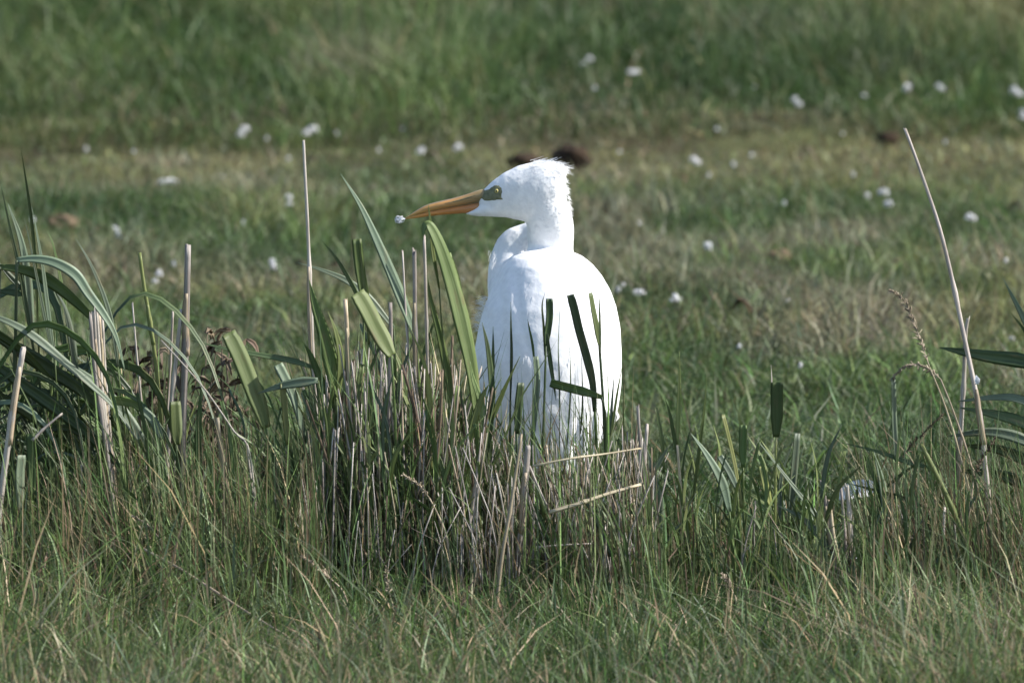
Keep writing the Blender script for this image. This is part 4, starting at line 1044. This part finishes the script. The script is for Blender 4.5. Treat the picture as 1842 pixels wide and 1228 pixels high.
stalks = Pool(stalk_variant, 14); greens = Pool(shoot_variant, 16); arches = Pool(arch_variant, 9)
LOOK = {'grey straw': 'grey', 'golden straw': 'golden', 'brown straw': 'dark brown', 'green reed leaf': 'mid green', 'fresh backlit reed leaf': 'light green', 'glaucous reed leaf': 'grey green', 'dark reed leaf': 'dark green', 'yellow green stem': 'yellow green'}
def look(o):
    if o.type == 'MESH': return LOOK[o.data.materials[0].name]
    lf = [c for c in o.children if c.name.startswith('leaf')]
    return LOOK[lf[0].data.materials[0].name]
def fill(pool, n, x0, x1, y0, y1, t0, t1, form, cat, marks, hv, tilt=.07, bias=0.0, topfn=None):
    """form: label pattern with look and landmark; marks: (pixel x, landmark) pairs, the nearest one is named"""
    for _ in range(n):
        o = pool.get(random.randrange(pool.n))
        Y = random.uniform(y0, y1); px = random.uniform(x0, x1)
        py = random.uniform(t0, t1)
        if topfn: py = topfn(px)+random.uniform(-1, 1)*35+abs(random.gauss(0, 85))
        x = P(px, 900, Y).x; z0 = float(gz(x, Y)); h = max(.06, P(px, py, Y).z-z0)
        s = h/hv
        o.location = (x, Y, z0)
        o.scale = (max(.75, min(1.3, s)), max(.75, min(1.3, s)), s)
        o.rotation_euler = (random.gauss(0, tilt), random.gauss(bias, tilt), random.uniform(-.6, .6) if pool is not stalks else random.uniform(0, 6.28))
        lm = min(marks, key=lambda m: abs(m[0]-px))[1]
        size = 'tall' if h > .30 else ('short' if h < .17 else 'middling')
        lab = form.format(size=size, look=look(o), mark=lm)
        tag(o, lab, cat, lab.split(' ', 1)[1])
top_tuft = lambda px: float(np.interp(px, [560, 600, 660, 720, 780, 850, 880, 960, 1060, 1120, 1170], [700, 660, 620, 615, 625, 670, 760, 800, 800, 775, 780]))
MT = [(583, 'the tall thin pale stalk'), (638, 'the brownish stalk by the bright leaf'), (700, 'the broad glowing leaf'), (752, 'the split topped stalk'), (800, 'the golden bent seed head'), (850, 'the broad bent leaf under the bill')]
ML = [(880, 'the spreading green leaves'), (930, 'the stout weathered stalk'), (985, 'the dark cut leaf on thin stem'), (1040, 'the golden broken straw'), (1076, 'the long bent dark leaf'), (1125, 'the fence like row of stalks')]
fill(stalks, 112, 575, 870, -.50, -.14, 0, 0, '{size} {look} straw stalk in the tuft by {mark}', 'reed stalk', MT, .40, .09, .03, top_tuft)
fill(stalks, 74, 860, 1130, -.52, -.22, 0, 0, '{size} {look} straw stalk in the tuft by {mark}', 'reed stalk', ML, .40, .09, 0, top_tuft)
fill(stalks, 24, 1105, 1172, -.50, -.30, 775, 860, '{size} {look} straight stalk in the {mark}', 'reed stalk', [(1138, 'fence like row ending the tuft')], .40, .03)
fill(stalks, 28, 350, 580, -.55, -.15, 760, 900, '{size} {look} straw stub in the grass by {mark}', 'reed stalk', [(340, 'the tall grey cut stalk'), (410, 'the reddish straw stub'), (480, 'the wide pale green leaf'), (560, 'the edge of the tuft')], .40, .11)
fill(stalks, 10, 60, 340, -.6, -.2, 800, 920, '{size} {look} straw stub in the grass under {mark}', 'reed stalk', [(200, 'the arching reeds')], .40, .1)
fill(stalks, 18, 1620, 1750, -.6, -.25, 900, 1010, '{size} {look} straw stub in the tangled grass by {mark}', 'reed stalk', [(1644, 'the dark weathered stalk'), (1700, 'the white grey stalk'), (1750, 'the steeply leaning stalk')], .40, .08)
fill(stalks, 16, 1200, 1600, -.6, -.25, 890, 1010, '{size} {look} straw stub in the open grass by {mark}', 'reed stalk', [(1225, 'the forked pale shoot'), (1395, 'the paddle shaped leaf'), (1510, 'the leaning pair of stalks')], .40, .1)
fill(greens, 76, 180, 570, -.65, -.10, 700, 930, '{size} {look} shoot in the grass by {mark}', 'reed', [(20, 'the thick grey leaning stalk'), (110, 'the bowing dark leaves'), (200, 'the bundle of five stalks'), (330, 'the tall grey cut stalk'), (410, 'the reddish straw stub'), (500, 'the wide pale green leaf')], .36, .10)
fill(arches, 40, -200, 60, -.50, -.06, 500, 800, '{size} arching reed with {look} leaves by {mark}', 'reed', [(0, 'the thick grey leaning stalk'), (60, 'the slender upright spear leaf'), (120, 'the thin pale tipped blade'), (200, 'the bundle of five stalks')], .36, .13, .1)
fill(greens, 74, 560, 870, -.56, -.12, 0, 0, '{size} {look} shoot growing through the tuft by {mark}', 'reed', MT, .36, .08, 0, lambda px: top_tuft(px)-25)
fill(greens, 54, 870, 1180, -.56, -.12, 0, 0, '{size} {look} shoot growing through the tuft by {mark}', 'reed', ML, .36, .08, 0, lambda px: top_tuft(px)+30)
fill(greens, 84, 1175, 1640, -.62, -.15, 760, 980, '{size} {look} shoot in the open grass by {mark}', 'reed', [(1200, 'the leaf hanging at the tuft end'), (1235, 'the forked pale shoot'), (1300, 'the folded silvery leaf'), (1337, 'the small dark paddle leaf'), (1395, 'the paddle shaped leaf'), (1440, 'the tall grey green cut stem'), (1510, 'the leaning pair of stalks'), (1580, 'the large white feather')], .36, .10)
fill(greens, 40, 1600, 1900, -.6, -.15, 800, 1000, '{size} {look} shoot in the tangled grass by {mark}', 'reed', [(1616, 'the drooping seed head'), (1650, 'the dark weathered stalk'), (1720, 'the straight crossing stalk'), (1780, 'the very tall leaning stalk'), (1880, 'the five leaved dark reed')], .36, .11)
for pool in (stalks, greens, arches):
    for k, u in enumerate(pool.used):
        if not u:
            for c in list(pool.src[k].children): bpy.data.objects.remove(c)
            bpy.data.objects.remove(pool.src[k])

# the rest of the packed straw, too close set to count
def straw_mass():
    vf = []; mi = []
    for _ in range(560):
        front = random.random() < .30
        px = random.uniform(560, 1176); Y = random.uniform(-.63, -.50) if front else random.uniform(-.52, -.12)
        py = max(top_tuft(px)+20, random.uniform(770, 1000)) if front else top_tuft(px)+random.uniform(0, 1)**1.3*260-10; b = P(px, 900, Y); z0 = float(gz(b.x, Y))
        h = max(.08, P(px, py, Y).z-z0); dx = random.gauss(0, .020); dy = random.gauss(0, .025)
        pts = catmull([Vector((b.x-dx*.3, Y, z0-.01)), Vector((b.x+random.gauss(0, .004), Y+dy*.4, z0+h*.5)), Vector((b.x+dx, Y+dy, z0+h))], 6)
        r = random.uniform(.0008, .0021)
        t = tube(pts, [r*(1-.35*k/5) for k in range(6)], 5, jag=.003); vf.append(t); mi += [random.choice((0, 0, 0, 0, 1, 2, 2))]*len(t[1])
    o = mesh_obj('straw_mass', join(*vf), M['straw']); o.data.materials.append(M['gold']); o.data.materials.append(M['brown'])
    o.data.polygons.foreach_set('material_index', mi)
    tag(o, 'mass of thin weathered straw packed between the stalks of the tuft', 'straw', kind='stuff')
straw_mass()

# ------------------------------------------------------------------ white clover in the turf
def clover_variant(i):
    root = bpy.data.objects.new('clover_flower', None); root.empty_display_size = .03; link(root)
    hgt = .058
    st = catmull([Vector((0, 0, -.01)), Vector((.004, .003, hgt*.5)), Vector((.002*(i-1), 0, hgt))], 6)
    mesh_obj('stem', tube(st, .0012, 5), M['green'], root)
    c = st[-1]+Vector((0, 0, .006)); vf = []
    n = 24; R = .0068
    for k in range(n):
        z = 1-1.75*(k+.5)/n; r = math.sqrt(max(0, 1-z*z)); th = k*2.39996+i
        d = Vector((r*math.cos(th), r*math.sin(th), z)).normalized()
        d2 = (d+Vector((random.gauss(0, .15), random.gauss(0, .15), .35))).normalized()
        a = c+d*R*.35
        vf.append(ribbon([a, a+d*R*.45+d2*R*.1, a+d*R*.55+d2*R*.55], [.0016, .0042, .0022], fold=.25, twist=random.uniform(0, 3)))
    mesh_obj('flower_head', join(*vf), M['petal'], root)
    return root
clover = Pool(clover_variant, 4)
FL = [(560, 186, 1.5, 3), (430, 239, 1.4, 3), (680, 263, 1.1, 1), (724, 175, .9, 1), (758, 228, 1.3, 2), (825, 270, 1.1, 2), (605, 235, 1.1, 1), (520, 214, 1, 1), (480, 248, 1, 1), (155, 267, 1.2, 1),
      (293, 324, 1.7, 2), (520, 362, 1.2, 2), (437, 398, 1.1, 1), (60, 387, 1.2, 1), (287, 497, 1.2, 2), (490, 477, 1.1, 2), (313, 472, 1, 1), (483, 10, 1.3, 1), (790, 120, 1.2, 1), (1135, 130, 1.4, 2), (1051, 110, 1.2, 2),
      (1070, 150, 1, 1), (1115, 190, 1, 1), (1352, 219, 1.1, 1), (1438, 174, 1.5, 2), (1555, 160, 1.3, 1), (1632, 158, 1.5, 2), (1688, 156, 1.4, 2), (1825, 165, 1.7, 3), (1837, 182, 1.4, 2), (1515, 232, 1.1, 1),
      (1255, 292, 1.3, 2), (1320, 290, 1, 1), (1560, 348, 1.3, 1), (1592, 350, 1.5, 3), (1535, 312, 1.1, 1), (1750, 395, 1.2, 2), (1740, 73, 1.5, 2), (1580, 25, 1.3, 1), (1275, 447, 1.4, 2), (1112, 515, 1.3, 1),
      (1120, 495, 1, 1), (1155, 523, 1.4, 2), (1213, 538, 1.5, 2), (1415, 520, 1.1, 1), (1440, 655, 1.1, 1), (1820, 600, 1.2, 1), (1330, 610, 1.1, 1), (1810, 465, 1, 1), (860, 462, 1, 1), (832, 490, 1, 1), (1290, 180, 1.1, 1),
      (1275, 310, .9, 1), (1410, 360, 1, 1), (1150, 385, 1, 1), (1355, 140, 1.1, 1), (1600, 372, 1.1, 2), (160, 145, 1.1, 1), (110, 80, 1.2, 1), (1700, 250, .9, 1), (400, 300, .9, 1), (240, 210, .9, 1)]
FM = [(560, 195, 'in rough turf above the tall thin stalk'), (430, 240, 'in the rough turf beyond the bank'), (720, 230, 'in the rough turf beyond the bill'), (160, 270, 'by the bank beyond the arching reeds'),
      (290, 330, 'in open turf beyond the grey cut stalk'), (480, 370, 'in open turf beside the tall thin stalk'), (290, 490, 'in turf behind the yellow green cut stem'), (490, 477, 'in turf behind the wide pale green leaf'), (60, 390, 'behind the arching reeds'),
      (1090, 140, 'in rough turf beyond the large dark clod'), (1255, 295, 'in the dry turf past the large dark clod'), (1430, 190, 'in rough turf before the small black clod'), (1650, 158, 'in rough turf beyond the small black clod'), (1825, 170, 'in rough turf beyond the very tall stalk'),
      (1580, 350, 'beside the upper part of the very tall stalk'), (1750, 395, 'in dry turf past the very tall stalk'), (1740, 60, 'in the far yellowish grass'), (500, 20, 'in the far dark grass'), (1275, 447, 'in turf beside the brown clod'),
      (1150, 525, 'in turf just beside the egret wing'), (1415, 560, 'in turf past the curled dead leaf'), (1815, 560, 'in turf behind the five leaved reed'), (845, 475, 'in turf between the bent leaf and the egret')]
for px, py, s, cnt in FL:
    for k in range(cnt):
        p = ground_at(px+random.uniform(-9, 9)*(k > 0)*1.3, py+random.uniform(-3, 3)*(k > 0), .060)
        o = clover.get(random.randrange(4)); s2 = (s if cnt > 1 else s*.62)*random.uniform(.65, 1.05)*.85
        o.location = (p.x, p.y, float(gz(p.x, p.y))); o.scale = (s2*1.15, s2*1.15, random.uniform(.8, 1.05) if cnt > 1 else random.uniform(.5, .9))
        o.rotation_euler = (0, 0, random.uniform(0, 6.28))
        mk = min(FM, key=lambda m: (m[0]-px)**2+(2.2*(m[1]-py))**2)[2]
        tag(o, ('single' if cnt == 1 else 'clustered')+' white clover flower '+mk, 'flower', 'white clover flowers '+mk)

# ------------------------------------------------------------------ clods, dead leaves, feathers
def clod(label, px, py, wpx, hpx, mat='clod', name='earth_clod'):
    p = ground_at(px, py+hpx*.4, .02); sc = (p.y+20)/20.0
    bmm = bmesh.new(); bmesh.ops.create_icosphere(bmm, subdivisions=4, radius=1)
    ox = random.uniform(0, 50); V = []
    for v in bmm.verts:
        c = v.co; k = 1+.55*(float(vnoise(c.x*1.2+c.z+ox, c.y*1.2-c.z, 1.6, 81))-.5)+.35*(float(vnoise(c.x+c.z*1.3+ox, c.y-c.z*.7, 5, 82))-.5)
        V.append(Vector((c.x*wpx/2000*sc*k, c.y*wpx/2400*sc*k, c.z*hpx/1500*sc*k)))
    Fc = [tuple(v.index for v in f.verts) for f in bmm.faces]; bmm.free()
    loc = Vector((p.x, p.y, float(gz(p.x, p.y))+hpx/2400*sc+.02))
    V = [v+loc for v in V]
    o = mesh_obj(name, (V, Fc), M[mat], None, loc=loc); tag(o, label, 'clod'); return o
clod('large dark earth clod just past the crest', 1030, 284, 70, 34)
clod('low dark earth clod behind the crown', 945, 290, 60, 18)
clod('small black earth clod near the tip of the very tall stalk', 1597, 252, 34, 20)
clod('brown earth clod in the turf between two clover clumps', 1397, 466, 46, 24, 'clod2')
clod('small brown clod in the turf beside the dead leaf', 1280, 541, 30, 20, 'clod2')
clod('small dark clod in the turf just past the tall thin stalk', 602, 480, 18, 14)
clod('small dark clod in the turf behind the tall thin stalk', 541, 478, 20, 16)
clod('brown earth clod behind the arching reeds', 112, 405, 52, 26, 'clod2')
clod('flat brown clod in the dry turf beyond the very tall stalk', 1610, 480, 36, 18, 'clod2')
def dead_leaf(label, px, py, w, mat='brown'):
    c = ground_at(px, py, .05); pts = [c+Vector((-.5*w, 0, -.012)), c+Vector((-.2*w, .01, .012)), c+Vector((.15*w, 0, .006)), c+Vector((.5*w, -.01, -.03))]
    o = mesh_obj('dead_leaf', ribbon(catmull(pts, 12), wprofile('leaf', 12, w*.42), .25, .9, .5, curl=.3), M[mat], None, loc=c); tag(o, label, 'leaf')
dead_leaf('curled dry brown leaf lying in the turf', 1338, 547, .06)
dead_leaf('pale dry leaf standing on edge in the turf', 1452, 272, .05, 'husk')
dead_leaf('pale dry leaf in the turf behind the bill', 780, 281, .055, 'husk')
dead_leaf('reddish dry leaf in the dry turf beyond the very tall stalk', 1830, 372, .05)
def feather(label, pts, w, kinds=12):
    ps = catmull(pts, 14); root = empty('feather', ps[0]); tag(root, label, 'feather')
    mesh_obj('shaft', tube(ps, [.0011*(1-.8*i/13) for i in range(14)], 5), M['fluff'], root)
    mesh_obj('vane', ribbon([p+Vector((0, -.0012, .0006)) for p in ps], [max(.0015, w*math.sin(math.pi*(.06+.9*i/13))**.6) for i in range(14)], .12, -.35, .5), M['petal'], root)
g = ground_at(1545, 884, .06)
feather('large white feather lying in the grass behind the single reeds', [g+Vector((-.040, 0, -.012)), g+Vector((-.012, 0, .002)), g+Vector((.018, 0, .006)), g+Vector((.045, .01, -.006))], .034)
g = ground_at(212, 420, .05)
feather('small curved white feather caught in the turf', [g+Vector((-.012, 0, .018)), g+Vector((-.002, 0, .008)), g+Vector((.0, 0, -.006)), g+Vector((.014, 0, -.010))], .010)
def speck(label, px, py, Y, s):
    c = P(px, py, Y); vf = [ribbon(catmull([c+Vector((random.gauss(0, s*.3), 0, -s*.8)), c+Vector((random.uniform(-s, s)*.5, -.002, 0)), c+Vector((random.gauss(0, s*.3), 0, s))], 6), [s*.1, s*.5, s*.6, s*.5, s*.3, s*.1], .3, random.uniform(-.5, .5)) for _ in range(4)]
    o = mesh_obj('down_tuft', join(*vf), M['fluff'], None, loc=c); tag(o, label, 'down')
speck('tiny white down tuft stuck on the very tall leaning stalk', 1758, 684, -.405, .009)
speck('tiny white down tuft stuck on the upright pale stalk', 1540, 1008, -.515, .006)

# brown dead weed behind the grey stalks
def weed(label, px, Y, half, toppy, n):
    x0 = P(px, 900, Y).x; z0 = float(gz(x0, Y)); H = P(px, toppy, Y).z-z0
    root = empty('dead_weed', (x0, Y, z0)); tag(root, label, 'weed')
    st, lv = [], []
    for _ in range(n):
        b = Vector((x0+random.gauss(0, half*.4), Y+random.gauss(0, .04), z0-.01)); h = H*random.uniform(.35, 1)
        e = b+Vector((random.gauss(0, half*.7), random.gauss(0, .06), h))
        ps = catmull([b, b.lerp(e, .5)+Vector((random.gauss(0, .01), 0, .01)), e], 7)
        st.append(tube(ps, [.002*(1-.5*k/6) for k in range(7)], 5))
        for k in (2, 3, 4, 5, 6):
            for _ in range(2):
                q = ps[k]; dv = Vector((random.gauss(0, 1), random.gauss(0, .7), random.gauss(-.1, .6))).normalized(); ln = random.uniform(.015, .045)
                lv.append(ribbon(catmull([q, q+dv*ln*.6+Vector((0, 0, .005)), q+dv*ln+Vector((0, 0, -.012))], 6), wprofile('leaf', 6, random.uniform(.006, .016)), .3, random.uniform(-1, 1), random.uniform(-2, 2)))
    o = mesh_obj('stems', join(*st), M['brown'], root); o['kind'] = 'stuff'
    o = mesh_obj('withered_leaves', join(*lv), M['brown'], root); o['kind'] = 'stuff'
weed('withered brown weed clump behind the tall grey cut stalk', 385, .5, .07, 590, 22)
weed('smaller withered brown weed behind the yellow green cut stem', 268, .55, .05, 560, 14)
